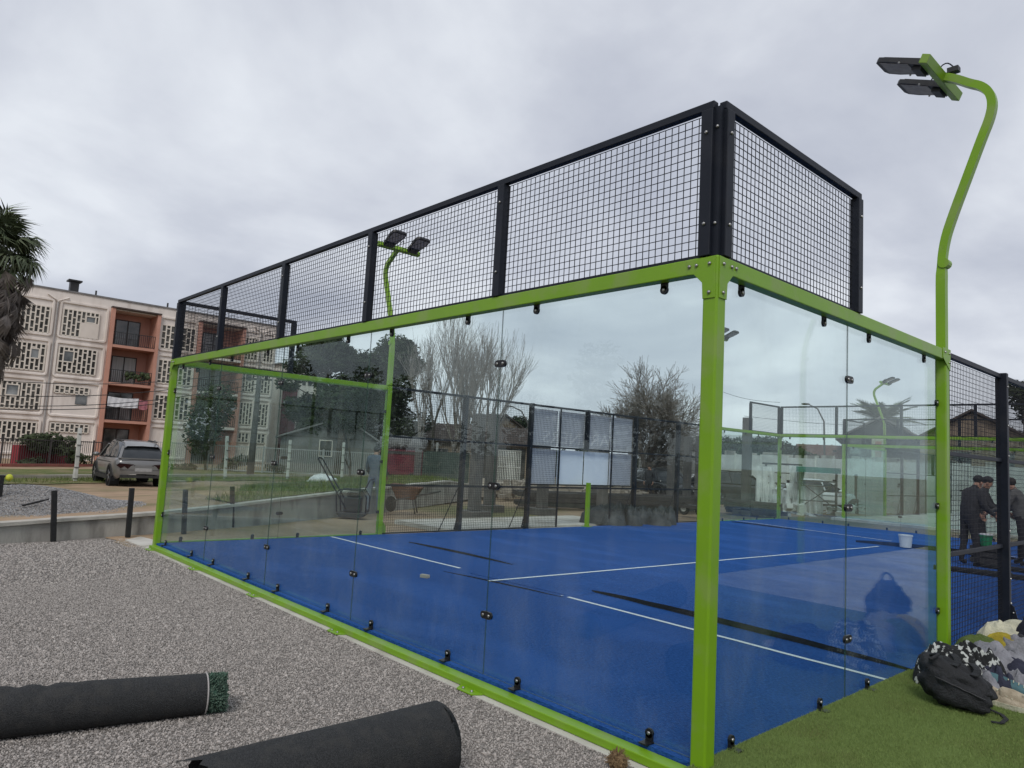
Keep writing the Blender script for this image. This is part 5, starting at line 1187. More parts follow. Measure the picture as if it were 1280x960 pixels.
# ------------------------------------------------------------------ next court beyond (same frame, built once above)
struct(MB().box(.4 - WID - .28, 3.0, 24.5 - .3, 46, -.25, .012).build('next_court_slab', 'white_concrete'))
def dup_at(o, off, label, grp):
    c = copy_tree(o); c.location = o.location + Vector(off); c['label'] = label; c['group'] = grp; return c
byl = {o['label']: o for o in COL.objects if 'label' in o and o.parent is None}
def find(s): return next(o for l, o in byl.items() if l.startswith(s))
OFF = (.4, 24.5, -.12)
dup_at(find('long green framed glass back wall'), OFF, 'glass back wall of the next court, beyond the far end of the blue court', 'glass walls of the next court')
dup_at(find('glass side wall on the far left'), OFF, 'glass side wall of the next court under its own floodlight', 'glass walls of the next court')
dup_at(find('curved green floodlight seen through'), OFF, 'curved green floodlight of the next court, in front of the dark house', 'floodlights of the next court')
mt_ = dup_at(find('curved green floodlight seen through'), (13.75, 5.3, 0), 'floodlight of the neighbouring court, mirrored in the right hand glass', 'floodlights of neighbouring courts')
MB().box(3.75, 3.85, 9.38, 9.48, -.05, HB + .012).build('post', 'green_paint', mt_, bevel=.01)
dup_at(FL.t, OFF, 'black mesh fence of the next court in front of the white wall', 'mesh fences of the next court')

# ------------------------------------------------------------------ foreground turf rolls
def roll(name, label, a, c, r, flat, seed, core=None, ragged=False, r1=None):
    a, c = Vector(a), Vector(c); d = (c - a).normalized(); n = Vector((-d.y, d.x, 0)); Ln = (c - a).length; rr = random.Random(seed)
    t = thing(name, label, 'turf roll', a, 'rolls of artificial turf on the gravel'); k, m_ = 90, 40; vs = []
    r0, r1 = r, r1 or r
    for i in range(k + 1):
        u = Ln * i / k; r = r0 + (r1 - r0) * i / k
        for j in range(m_):
            th = 2 * math.pi * j / m_; q = 1 + .020 * mnoise.noise(Vector((u * 1.3, math.cos(th) * 1.2, math.sin(th) * 1.2 + seed)))
            crease = 0
            for uc, ph, am in ((1.02, .5, .10), (1.16, .1, .12), (1.32, .9, .05)): crease += am * math.exp(-((u - uc - .08 * math.sin(th + ph)) / .035) ** 2) * max(0, math.sin(th + ph))
            if ragged: crease = 0
            q -= crease if seed == 1 else 0
            y = r * q * math.cos(th) * 1.03; z = max(-r * flat, r * q * math.sin(th))
            uu = u + (0 if not ragged or i < k else .03 * math.sin(th * 2)) + (.0 if i else .0)
            if ragged and i < 8: uu -= (1 - i / 8) * (.05 + .26 * max(0, mnoise.noise(Vector((math.cos(th) * 2.6, math.sin(th) * 2.6, 4.4)))) + .03 * mnoise.noise(Vector((th * 6, 1, 1))))
            vs.append(a + d * uu + n * y + Vector((0, 0, z)))
    b = MB(); b.add(vs, [(i * m_ + j, i * m_ + (j + 1) % m_, (i + 1) * m_ + (j + 1) % m_, (i + 1) * m_ + j) for i in range(k) for j in range(m_)])
    # spiral end: layers stepping inward
    r = r1
    for e, s in ((k, 1), (0, -1)) if ragged else ((k, 1),):
        prev = e * m_; cc = c if e else a
        if not e:
            prev = len(b.v)
            for j in range(m_): th = 2 * math.pi * j / m_; b.v.append(tuple(a + n * (r * .985 * math.cos(th) * 1.03) + Vector((0, 0, max(-r * flat, r * .985 * math.sin(th))))))
        for q, (rf, dx) in enumerate(((.97, .012), (.90, .014), (.88, -.02), (.0, -.022))):
            st = len(b.v)
            for j in range(m_):
                th = 2 * math.pi * j / m_; b.v.append(tuple(cc + d * dx * s + n * (r * rf * math.cos(th) * 1.03) + Vector((0, 0, max(-r * flat * max(rf, .01), r * rf * math.sin(th))))))
            for j in range(m_): b.f.append((prev + j, prev + (j + 1) % m_, st + (j + 1) % m_, st + j)); b.mi.append(0)
            prev = st
    o = b.build('backing', 'roll_back', t, smooth_=True)
    if core:
        b = MB(); b.tube([c + d * x for x in (-.03, 0.0, core * .6, core * .92, core)], [r * .86, r * .87, r * .85, r * .78, r * .5], 26)
        o = b.build('turf_core', 'roll_core', t, smooth_=True)
        b = MB(); 
        for i in range(900):
            th = rr.uniform(0, 6.28); x = rr.uniform(.01, core * .96); p = c + d * x + n * (r * .86 * math.cos(th)) + Vector((0, 0, r * .86 * math.sin(th))); nn = (n * math.cos(th) + Vector((0, 0, math.sin(th)))); e = Vector((rr.gauss(0, 1), rr.gauss(0, 1), rr.gauss(0, 1))).normalized() * .012
            b.add([p - e, p + e, p + nn * .022 + e * .5 + d * .01], [(0, 1, 2)])
        f = b.build('tufts', 'roll_core', t, recalc=False); f['kind'] = 'stuff'
        b = MB(); mm = 40; w1 = []
        b.tube([c + n * (r * 1.0 * math.cos(2 * math.pi * j / mm) * 1.03) + Vector((0, 0, max(-r * flat, r * 1.0 * math.sin(2 * math.pi * j / mm)))) + d * .004 for j in range(mm + 1)], .006, 5); b.build('white_seam', 'pipe_grey', t, smooth_=True)
    return t
roll('turf_roll', 'black backed turf roll at the left with a green core sticking out', (-3.0, -3.87, .100), (-2.56, -1.80, .062), .158, .98, 1, core=.13, r1=.122)
roll('turf_roll', 'thick black turf roll lying nearest the camera with a frayed left end', (-.975, -2.33, .13), (-.985, -1.10, .13), .19, .98, 2, ragged=True, r1=.19)
# coir mat scrap
p = G(772, 952, -.02); rr = random.Random(5); b = MB(); b.ell(p, (.06, .05, .05), 16, 10, lambda d: 1 + .25 * mnoise.noise(d * 3))
for i in range(140):
    d = Vector((rr.gauss(0, 1), rr.gauss(0, 1), abs(rr.gauss(0, 1)))).normalized(); b.tube([p + d * .04, p + d * rr.uniform(.06, .085)], .002, 3, False)
o = b.build('coir_scrap', 'coir'); tag(o, 'tuft of brown fibre lying by the green base beam', 'scrap')

# ------------------------------------------------------------------ bags and clothes on the green turf
def lump(b, c, rx, ry, h, rz, seed, fold=.22, n=72, k=34, sq=1.0):
    vs = []; ca, sa = math.cos(rz), math.sin(rz)
    for i in range(k + 1):
        r = i / k
        for j in range(n):
            a = 2 * math.pi * j / n; wob_ = 1 + .22 * mnoise.noise(Vector((math.cos(a) * 1.4, math.sin(a) * 1.4, seed))); x = math.cos(a) * r * rx * wob_; y = math.sin(a) * r * ry * wob_
            q = Vector((x * 5, y * 5, seed * 3.1)); wq = q + Vector((mnoise.noise(q * .8), mnoise.noise(q * .8 + Vector((9, 0, 0))), 0)) * 1.3
            r1 = 1 - min(1, abs(mnoise.noise(wq)) * 2.6); r2 = 1 - min(1, abs(mnoise.noise(wq * 2.3 + Vector((0, 0, 4)))) * 2.4)
            z = h * ((1 - r ** 2.4) ** .62) * (1 - fold * .8 + fold * (.62 * r1 + .35 * r2)) + (.022 * r2 + .010 * mnoise.noise(q * 4)) * (1 - r ** 4) * min(1, fold * 4)
            if i == k: z = -.005
            vs.append(Vector(c) + Vector((x * ca - y * sa, x * sa + y * ca, max(z, -.005))))
    b.add(vs, [(i * n + j, (i + 1) * n + j, (i + 1) * n + (j + 1) % n, i * n + (j + 1) % n) for i in range(k) for j in range(n)])
def cloth(name, label, cat, px, py, rx, ry, h, rz, matn, seed, z=.035, fold=.3):
    p = G(px, py, z); b = MB(); lump(b, p, rx, ry, h, rz, seed, fold); o = b.build(name, matn, smooth_=True); tag(o, label, cat, None); return o
GZ = .035
# backpack lying on its back panel
pc = G(1198, 884, GZ); view = (CAM - pc); view.z = 0; view.normalize(); side = Vector((-view.y, view.x, 0)); side = -side if side.dot(ROT @ Vector((1, 0, 0))) < 0 else side
t = thing('backpack', 'black backpack slumped on the green turf, front of the clothes pile', 'backpack', pc)
def sup(b, F, r, e=.55, n=34, k=22, ns=.05, seed=0):
    vs = []
    sg = lambda v, q: math.copysign(abs(v) ** q, v)
    for i in range(k + 1):
        th = math.pi * (i / k - .5)
        for j in range(n):
            ph = 2 * math.pi * j / n; d = Vector((sg(math.cos(th), e) * sg(math.cos(ph), e), sg(math.cos(th), e) * sg(math.sin(ph), e), sg(math.sin(th), e)))
            f = 1 + ns * mnoise.noise(d * 2.2 + Vector((seed, 0, 0))) + ns * .5 * mnoise.noise(d * 6 + Vector((seed, 0, 0))); vs.append(F(d.x * r[0] * f, d.y * r[1] * f, d.z * r[2] * f))
    b.add(vs, [(i * n + j, (i + 1) * n + j, (i + 1) * n + (j + 1) % n, i * n + (j + 1) % n) for i in range(k) for j in range(n)])
tilt = R_(-16)
def PB(u, v, q, o=(0, 0, 0)):
    u2, z2 = u * math.cos(tilt) - q * math.sin(tilt), u * math.sin(tilt) + q * math.cos(tilt); return pc + side * (u2 + o[0]) - view * (v + o[1]) + Vector((0, 0, z2 + .155 + o[2]))
def crease(F):
    def f(x, y, z):
        q = Vector((x * 7, y * 7, z * 7)); w_ = mnoise.noise(q + Vector((mnoise.noise(q * .6) * 1.5, 0, 3))); k = 1 - .13 * (1 - min(1, abs(w_) * 3.2)) + .06 * mnoise.noise(q * .45)
        return F(x * k, y * k, z * k)
    return f
b = MB(); sup(b, crease(lambda x, y, z: PB(x * (1 + .10 * z / .15) - .02, y, z * (1 - .28 * x / .26))), (.25, .16, .16), .78, n=60, k=40, ns=.10); b.build('bag_body', 'pack_black', t, smooth_=True)
b = MB(); sup(b, crease(lambda x, y, z: PB(x, y, z * (1 - .2 * x / .2), (.02, -.115, -.035))), (.185, .06, .095), .7, n=50, k=30, ns=.10, seed=4); b.build('front_pocket', 'pack_black', t, smooth_=True)
b = MB(); b.tube([PB(-.16 + .33 * i / 12, -.176 - .004 * math.sin(i * 2), .032 - .012 * i / 12) for i in range(13)], .004, 5); b.build('zip', 'pack_trim', t, smooth_=True)
for s_ in (-.07, .06):   # shoulder straps slack over the top
    pts = [PB(s_ + .02 * math.sin(i * .9), -.10 + .035 * i, .135 + .045 * math.sin(math.pi * i / 8) - .10 * s_) for i in range(9)]; b = MB()
    for p_, q_ in zip(pts, pts[1:]): b.bar(p_, q_, .05, .014)
    b.build('shoulder_strap', 'pack_black', t, bevel=.004)
b = MB(); pts = [G(x, y, GZ + z) for x, y, z in ((1228, 880, .05), (1240, 888, .02), (1252, 893, .012), (1258, 899, .012), (1252, 904, .012), (1239, 902, .012))]
for p, q in zip(pts, pts[1:]): b.bar(p, q, .028, .006)
b.build('strap', 'pack_black', t)
b = MB(); b.tube([PB(-.22 + .04 * math.sin(i * .4), .0 - .02 * i, .13 + .04 * math.sin(math.pi * i / 8)) for i in range(9)], .012, 6); b.build('handle', 'pack_black', t, smooth_=True)
def stack_lump(name, label, cat, parts, matn, smooth_=True):
    b = MB()
    for c, rx, ry, h, rz, seed, fold in parts: lump(b, c, rx, ry, h, rz, seed, fold)
    o = b.build(name, matn, smooth_=smooth_); tag(o, label, cat); return o
stack_lump('patterned_jacket', 'black and white patterned garment draped over the back of the backpack', 'garment', [(G(1190, 857, GZ), .30, .17, .36, .7, 3, .3), (G(1218, 850, GZ), .22, .15, .30, .5, 4, .3), (G(1172, 850, GZ), .16, .12, .24, .9, 5, .3)], 'camo')
stack_lump('grey_hoodie', 'crumpled grey hoodie spread over the pile right of the backpack', 'garment', [(G(1255, 842, GZ), .30, .19, .22, .8, 7, .3), (G(1238, 838, GZ), .26, .13, .25, -.3, 8, .28), (G(1280, 832, GZ), .26, .15, .26, .3, 9, .3)], 'hoodie_grey')
stack_lump('grey_shirt', 'pale grey sleeve sticking out beside the backpack', 'garment', [(G(1227, 866, GZ), .17, .09, .20, -.5, 17, .45), (G(1268, 858, GZ), .22, .08, .12, -.5, 18, .4)], 'hoodie_grey')
stack_lump('olive_bag', 'rounded olive green bag behind the backpack beside the green lamp post', 'bag', [(G(1225, 832, GZ), .24, .19, .27, .4, 12, .08)], 'olive')
stack_lump('dark_trousers', 'dark navy garment in the middle of the clothes pile', 'garment', [(G(1243, 862, GZ), .20, .13, .17, -.2, 13, .4), (G(1262, 846, GZ), .2, .10, .18, -.4, 14, .4)], 'navy_cloth')
stack_lump('yellow_jacket', 'yellow garment bundled at the back of the clothes pile', 'garment', [(G(1256, 826, GZ), .29, .18, .25, .2, 21, .16)], 'yellow_cloth')
stack_lump('cream_garment', 'cream white garment on top of the yellow one at the back', 'garment', [(G(1248, 818, GZ), .24, .14, .31, .2, 22, .14), (G(1277, 812, GZ), .30, .15, .28, .2, 23, .14)], 'cream_cloth')
stack_lump('black_jacket', 'black garment at the right edge beneath the cream one', 'garment', [(G(1278, 828, GZ), .26, .18, .24, .3, 25, .3)], 'jacket_dark')
# second, standing bag at the right edge (its reflection shows in the glass)
pb = Vector((.62, 4.85, GZ)); t2 = thing('backpack', 'black bag standing upright at the right edge behind the cream garment', 'backpack', pb)
def QB(x, y, z): return pb + side * x + view * -y + Vector((0, 0, z + .27))
b = MB(); sup(b, crease(lambda x, y, z: QB(x * (1 - .35 * max(0, z) / .27), y * (1 - .4 * max(0, z) / .27), z)), (.24, .16, .27), .75, n=50, k=36, ns=.14, seed=9); b.build('bag_body', 'navy_cloth', t2, smooth_=True)
b = MB(); b.tube([QB(.07 * math.cos(a_), -.03, .25 + .09 * math.sin(a_)) for a_ in [math.pi * k / 10 for k in range(11)]], .012, 6); b.build('handle', 'pack_black', t2, smooth_=True)
b = MB(); sup(b, crease(lambda x, y, z: QB(x, y - .14, z - .10)), (.17, .06, .13), .7, ns=.1, seed=3); b.build('front_pocket', 'pack_black', t2, smooth_=True)
def shoe(label, px, py, ang, m1, m2, s=1.0):
    p = G(px, py, GZ); v = math.atan2(side.y, side.x) + ang; d = Vector((math.cos(v), math.sin(v), 0)); n = Vector((-d.y, d.x, 0)); t = thing('shoe', label, 'shoe', p, 'shoes beside the clothes pile')
    def F(u, w_, z): return p + d * u * s + n * w_ * s + Vector((0, 0, z * s))
    st = [(-.14, .03, .03, .11), (-.12, .037, .03, .125), (-.06, .038, .028, .12), (.0, .04, .028, .10), (.06, .046, .028, .075), (.11, .046, .028, .06), (.145, .034, .028, .05), (.16, .012, .028, .038)]
    rows = [[F(u, w_ * math.cos(a) * (1 if math.sin(a) < .6 else .8), z0 + (z1 - z0) * max(0, math.sin(a))) for a in [math.pi * k / 10 for k in range(11)]] for u, w_, z0, z1 in st]
    loft(rows).build('upper', m1, t, smooth_=True); rows = [[F(u * 1.03, w_ * 1.12 * c, z) for c, z in ((-1, .0), (1, .0), (1.02, .032), (-1.02, .032))] for u, w_, z0, z1 in st]
    b = MB(); b.add([q for r in rows for q in r], [(i * 4 + j, i * 4 + (j + 1) % 4, i * 4 + 4 + (j + 1) % 4, i * 4 + 4 + j) for i in range(len(rows) - 1) for j in range(4)] + [(3, 2, 1, 0), tuple(4 * len(rows) - 4 + j for j in range(4))]); b.build('sole', m2, t)
    b = MB()
    for k in range(4): b.bar(F(-.01 + .028 * k, -.028, .098 - .011 * k), F(.0 + .028 * k, .028, .098 - .011 * k), .007)
    b.build('laces', 'cream_cloth', t)['kind'] = 'stuff'; return t
shoe('beige shoe lying in front of the clothes pile, right of the backpack', 1250, 882, -.35, 'shoe_beige', 'cream_cloth', 1.15)
shoe('second beige shoe at the right edge of the picture', 1282, 889, -.1, 'shoe_beige', 'cream_cloth', 1.15)
shoe('teal shoe lying under the grey sleeves', 1262, 868, .1, 'teal_cloth', 'teal_cloth', 1.2)

# ------------------------------------------------------------------ people
def person(label, loc, heading, J, skin_r, cols, cap=None, hair=True, group=None, rs=1.0):
    """J: joints in local metres (x right, y forward, z up)."""
    t = thing('person', label, 'person', loc, group, heading)
    E = [('pel', 'sp'), ('sp', 'ch'), ('ch', 'nk'), ('nk', 'hd'), ('hd', 'tp'), ('hd', 'ns')]
    for s in 'lr': E += [('ch', 'sh' + s), ('sh' + s, 'el' + s), ('el' + s, 'wr' + s), ('wr' + s, 'pa' + s), ('pel', 'hp' + s), ('hp' + s, 'kn' + s), ('kn' + s, 'an' + s), ('an' + s, 'to' + s)]
    for s in 'lr':
        p, w_ = Vector(J['pa' + s]), Vector(J['wr' + s]); d = (p - w_).normalized(); sx = (1 if s == 'r' else -1); lat = d.cross(Vector((sx, 0, 0))).normalized() if abs(d.x) < .9 else Vector((0, 1, 0))
        for i in range(4):
            o = lat * (.028 - .019 * i); ln = (.068, .078, .072, .055)[i]; c_ = Vector((-sx, 0, 0)) * .02
            J[f'f{s}{i}a'] = p + o + d * .035; J[f'f{s}{i}b'] = p + o + d * (.035 + ln * .6) + c_ * .6; J[f'f{s}{i}c'] = p + o + d * (.035 + ln) + c_ * 1.6
            E += [('pa' + s, f'f{s}{i}a'), (f'f{s}{i}a', f'f{s}{i}b'), (f'f{s}{i}b', f'f{s}{i}c')]
        J[f't{s}a'] = p + lat * .035 - d * .015; J[f't{s}b'] = p + lat * .055 + d * .03; E += [('pa' + s, f't{s}a'), (f't{s}a', f't{s}b')]
    Rr = dict(pel=(.150, .115), sp=(.140, .105), ch=(.165, .120), nk=(.058, .06), hd=(.078, .092), tp=(.062, .07), ns=(.018, .018)); Rr.update(skin_r)
    for s in 'lr': Rr.update({'sh' + s: (.085, .085), 'el' + s: (.065, .065), 'wr' + s: (.034, .034), 'pa' + s: (.034, .020), 'hp' + s: (.098, .098), 'kn' + s: (.068, .068), 'an' + s: (.052, .052), 'to' + s: (.045, .035)})
    names = list(J); idx = {n_: i for i, n_ in enumerate(names)}
    me = bpy.data.meshes.new('person_skeleton'); me.from_pydata([J[n_] for n_ in names], [(idx[a], idx[c]) for a, c in E], []); o = bpy.data.objects.new('tmp', me); COL.objects.link(o)
    md = o.modifiers.new('skin', 'SKIN'); md.use_smooth_shade = True
    for n_ in names: sv = me.skin_vertices[0].data[idx[n_]]; r = Rr.get(n_, (.0095, .0095)); sv.radius = r; sv.use_root = (n_ == 'pel')
    ss = o.modifiers.new('sub', 'SUBSURF'); ss.levels = 2
    dg = bpy.context.evaluated_depsgraph_get(); dg.update(); nm = bpy.data.meshes.new_from_object(o.evaluated_get(dg)); bpy.data.objects.remove(o)
    nm.name = 'body'; nm.materials.clear()
    for c_ in cols: nm.materials.append(MATS[c_])        # 0 skin 1 top 2 trousers 3 shoes
    cl = {}
    for a, c_ in E:
        if a[0] == 'f' or c_[0] in 'ft' and c_ != 'tp' or a[0] == 't' and a not in ('tp', 'tol', 'tor'): k = 0
        elif c_[:2] in ('wr',) or c_ in ('sp', 'ch') or c_[:2] in ('sh', 'el'): k = 1
        elif c_[:2] in ('hp', 'kn', 'an'): k = 2
        elif c_[:2] == 'to': k = 3
        else: k = 0
        if (a, c_) == ('ch', 'nk'): k = 1
        cl[(a, c_)] = k
    cl = {k: (3 if k[1] in ('tol', 'tor') else v) for k, v in cl.items()}
    for p in nm.polygons:
        best = None
        for (a, c_), k in cl.items():
            A_, B_ = Vector(J[a]), Vector(J[c_]); ab = B_ - A_; f = max(0, min(1, (p.center - A_).dot(ab) / max(1e-9, ab.length_squared))); r = Rr.get(a, (.01,))[0] * (1 - f) + Rr.get(c_, (.01,))[0] * f
            d = (p.center - A_ - ab * f).length - r
            if best is None or d < best[0]: best = (d, k)
        p.material_index = best[1]; p.use_smooth = True
    o = bpy.data.objects.new('body', nm); COL.objects.link(o); o.parent = t
    hd = (Vector(J['hd']) + Vector(J['tp'])) / 2
    def loc_build(b, nm_, mt):
        o = bpy.data.objects.new(nm_, b.mesh(nm_, mt, True)); COL.objects.link(o); o.parent = t
    if hair: b = MB(); b.ell(hd + Vector((0, -.018, .03)), (.088, .10, .095), 16, 10, lambda d: 1.0 if (d.z > -.1 or d.y < -.2) else .86); loc_build(b, 'hair', 'hair_dark')
    if cap:
        b = MB(); b.ell(hd + Vector((0, -.004, .038)), (.086, .102, .092), 16, 10, lambda d: 1 if d.z > -.05 else .92); q = hd + Vector((0, .1, .04)); b.add([q + Vector(v) for v in ((-.07, 0, 0), (.07, 0, 0), (.06, .09, -.015), (-.06, .09, -.015), (-.07, 0, .012), (.07, 0, .012), (.06, .09, -.003), (-.06, .09, -.003))], [(0, 3, 2, 1), (4, 5, 6, 7), (0, 1, 5, 4), (1, 2, 6, 5), (2, 3, 7, 6), (3, 0, 4, 7)]); loc_build(b, 'cap', cap)
    b = MB()
    for s in (-1, 1): b.ell(hd + Vector((s * .083, -.005, -.03)), (.012, .02, .03), 8, 6)
    loc_build(b, 'ears', cols[0])
    b = MB()
    for s in (-1, 1): b.ell(hd + Vector((s * .032, .083, -.015)), (.011, .008, .007), 8, 6)
    b.ell(hd + Vector((0, .082, -.085)), (.022, .008, .006), 8, 6); loc_build(b, 'eyes_and_mouth', 'hair_dark')
    return t
def stand(arm_f=.05, step=.0, bend=.0, head=0):
    J = dict(pel=(0, 0, .96), sp=(0, .01 + bend * .08, 1.14), ch=(0, .0 + bend * .2, 1.36), nk=(0, .02 + bend * .28, 1.52), hd=(0, .045 + bend * .33, 1.60), tp=(0, .04 + bend * .36, 1.70), ns=(0, .135 + bend * .33, 1.615))
    for s, k in (('l', -1), ('r', 1)):
        st = step * k
        J.update({'sh' + s: (k * .185, bend * .2, 1.43), 'el' + s: (k * .25, -.03 + arm_f * .5 + bend * .15, 1.15), 'wr' + s: (k * .23, .05 + arm_f + bend * .2, .93 + arm_f * .35), 'pa' + s: (k * .225, .075 + arm_f * 1.15 + bend * .2, .87 + arm_f * .35),
                  'hp' + s: (k * .098, 0, .90), 'kn' + s: (k * .11, .03 + st * .5, .50), 'an' + s: (k * .115, -.0 + st, .09), 'to' + s: (k * .135, .13 + st, .045)})
    return {a: Vector(b) for a, b in J.items()}
def look(p, ang): v = math.atan2(p.y - CAM.y, p.x - CAM.x); return v - math.pi / 2 + ang
p = G(465, 642, 0); person('person in a blue-grey top and grey trousers seen from behind, left of the floodlight post', (p.x, p.y, .0), look(p, R_(-25)), stand(.18, .10), {}, ['skin', 'jacket_bluegrey', 'trouser_grey', 'shoe_dark'])
p = G(1211, 707, .036); person('person in a dark jacket and dark cap seen through the right mesh fence', (p.x, p.y, .036), look(p, R_(-55)), stand(.22, .08, .5), {'ch': (.21, .165), 'sp': (.19, .155), 'pel': (.17, .13)}, ['skin', 'jacket_dark', 'trouser_dark', 'shoe_dark'], cap='pack_black', hair=False)
p = G(1226, 703, .036); p = p + (p - CAM).normalized() * .5; person('person facing right in a cap, just behind the dark jacketed one', (p.x, p.y, .036), look(p, R_(-95)), stand(.35, .0, .3), {'ch': (.18, .14)}, ['skin', 'jacket_dark', 'trouser_dark', 'shoe_dark'], cap='jacket_dark', hair=False)
p = G(1280, 708, .036); person('person in a plain grey jacket at the right edge behind the mesh', (p.x, p.y, .036), look(p, R_(70)), stand(.35, .1, .55), {'ch': (.2, .155), 'sp': (.175, .14)}, ['skin', 'jacket_grey', 'trouser_dark', 'shoe_dark'])
p = at(811, 619, 36); person('small distant person in dark clothes standing by the jeep', (p.x, p.y, base_h(p.x, p.y)), look(p, R_(160)), stand(.05, .02), {}, ['skin', 'jacket_dark', 'trouser_dark', 'shoe_dark'])

# ------------------------------------------------------------------ tools and buckets
def bucket(label, p, r, h, matn, lid=None):
    t = thing('bucket', label, 'bucket', p, 'buckets on the court'); MB().lathe([(r * .82, 0), (r, h), (r * 1.05, h), (r * 1.05, h - .03), (r * .93, h - .031), (r * .9, h), (r * .75, .02), (0, .02)], p, 20).build('pail', matn, t, smooth_=False)
    if lid: MB().lathe([(r * 1.08, h + .001), (r * 1.08, h + .025), (0, h + .03)], p, 20).build('lid', lid, t)
    MB().tube([p + Vector((r * math.cos(a), .02, h - .03 - .13 * math.sin(a))) for a in [math.pi * k / 10 for k in range(11)]], .004, 4).build('handle', 'bolt_steel', t); return t
bucket('white plastic bucket standing on the blue turf near the far wall', G(1132, 684, .045), .15, .29, 'bucket_white')
# crate under the green pail
p = G(1233, 703, .036); t = thing('crate', 'low dark crate carrying the green pail behind the mesh', 'crate', p)
for k in range(3): MB().box(p.x - .25, p.x + .25, p.y - .2, p.y + .2, .04 + k * .12, .13 + k * .12).build('slat', 'steel_dark', t)
MB().box(p.x - .22, p.x + .22, p.y - .17, p.y + .17, .036, .37).build('inner_box', 'house_dark', t)
bucket('green pail with a white lid held up on the dark crate', Vector((p.x, p.y, .375)), .12, .22, 'bucket_green', 'bucket_white')
for i, (px, py, L_, a) in enumerate(((1215, 715, 1.2, .3), (1235, 718, 1.4, .1), (1262, 712, 1.2, -.1))):
    p = G(px, py, .06); d = Vector((math.cos(a), math.sin(a), 0)); b = MB(); b.tube([p - d * L_ / 2, p, p + d * L_ / 2], [.06, .065, .06], 10); o = b.build('turf_offcut', 'turf_back', smooth_=True)
    tag(o, ('short dark turf offcut at the feet of the dark jacketed person', 'dark turf offcut left of the fence post behind the mesh', 'dark turf offcut right of the black fence post')[i], 'turf offcut', 'dark turf offcuts on the court')
# plate compactor with a tall folding handle
p = G(440, 646, 0); rt = ROT @ Vector((1, 0, 0)); rt.z = 0; rt.normalize(); fw = Vector((-rt.y, rt.x, 0)); F = lambda u, v, z: p + rt * u + fw * v + Vector((0, 0, z))
t = thing('plate_compactor', 'black plate compactor with a long handle leaning left, beside the person in blue-grey', 'plate compactor', p)
MB().prism([(-.34, .06), (-.26, .0), (.26, .0), (.36, .08), (.36, .11), (-.34, .11)], -.22, .22, lambda u, z, v: F(u, v, z)).build('base_plate', 'steel_dark', t, bevel=.01)
MB().box(-.20, .20, -.16, .16, .115, .48, F).build('engine', 'car_plastic', t, bevel=.03); MB().box(-.14, .14, -.12, .12, .482, .60, F).build('tank', 'steel_dark', t, bevel=.03)
b = MB()
for v in (-.2, .2): b.tube([F(-.34, v, .12), F(-.38, v, .55), F(-.30, v, .66), F(.25, v, .66), F(.36, v, .50), F(.36, v, .12)], .018, 6)
b.build('guard_frame', 'black_paint', t, smooth_=True)
b = MB()
for v in (-.2, .2): b.tube([F(-.12, v, .20), F(-.45, v, .70), F(-.88, v, 1.36)], .018, 6)
b.tube([F(-.88, -.2, 1.36), F(-.92, 0, 1.40), F(-.88, .2, 1.36)], .018, 6); b.tube([F(.30, -.2, .66), F(.42, -.2, .92), F(.5, -.1, .95)], .016, 6); b.build('handle', 'black_paint', t, smooth_=True)
# wheelbarrow
p = G(507, 641, 0); F = lambda u, v, z: p + rt * u + fw * v + Vector((0, 0, z)); t = thing('wheelbarrow', 'rusty brown wheelbarrow behind the side mesh right of the floodlight post', 'wheelbarrow', p)
b = MB(); b.hexa([F(*q) for q in ((-.25, -.22, .38), (.22, -.22, .36), (.22, .22, .36), (-.25, .22, .38), (-.42, -.36, .78), (.42, -.34, .70), (.42, .34, .70), (-.42, .36, .78))]); b.build('tray', 'rust', t, bevel=.02)
MB().lathe([(.16, -.05), (.20, -.045), (.215, 0), (.20, .045), (.16, .05)], F(-.42, 0, .215), 18, 'Y').build('wheel', 'tyre', t, smooth_=True)
b = MB()
for v in (-.22, .22): b.tube([F(-.45, v * .3, .22), F(-.2, v, .36), (F(.9, v * 1.2, .62))], .018, 6); b.tube([F(.2, v, .38), F(.28, v * 1.1, 0)], .018, 6)
b.build('frame', 'steel_dark', t, smooth_=True)

# ------------------------------------------------------------------ materials lying about beyond the court
def debris(name, label, cat, px0, px1, py, n, smin, smax, matn, seed, z=-.03, kind='stuff', spread=.8):
    rr = random.Random(seed); b = MB()
    for i in range(n):
        f = rr.random(); q = G(px0 + (px1 - px0) * f, py + rr.uniform(-3, 3), z); s = [rr.uniform(smin, smax) for _ in range(3)]; q.x += rr.gauss(0, spread) * .4; q.y += rr.gauss(0, spread) * .4
        mt = Matrix.Rotation(rr.uniform(0, 3), 3, 'Z') @ Matrix.Rotation(rr.gauss(0, .35), 3, 'X'); c = Vector((q.x, q.y, z + s[2] * .4 + rr.random() ** 2 * .35))
        b.box(-s[0] / 2, s[0] / 2, -s[1] / 2, s[1] / 2, -s[2] / 2, s[2] / 2, lambda x, y, zz: c + mt @ Vector((x * (1 + .2 * zz), y, zz)))
    o = b.build(name, matn); tag(o, label, cat); o['kind'] = kind; return o
debris('rubble', 'heap of broken masonry and rubble below the banner', 'rubble', 655, 800, 624, 150, .12, .5, 'rubble', 3)
debris('rubble', 'pale rubble scattered beneath the tarps and the white sedan', 'rubble', 920, 1045, 645, 90, .08, .35, 'wall_white', 4, -.2)
debris('rubble', 'earth and rubble heap in front of the maroon lorry', 'rubble', 545, 660, 618, 110, .1, .45, 'rubble', 5)
rr = random.Random(8)
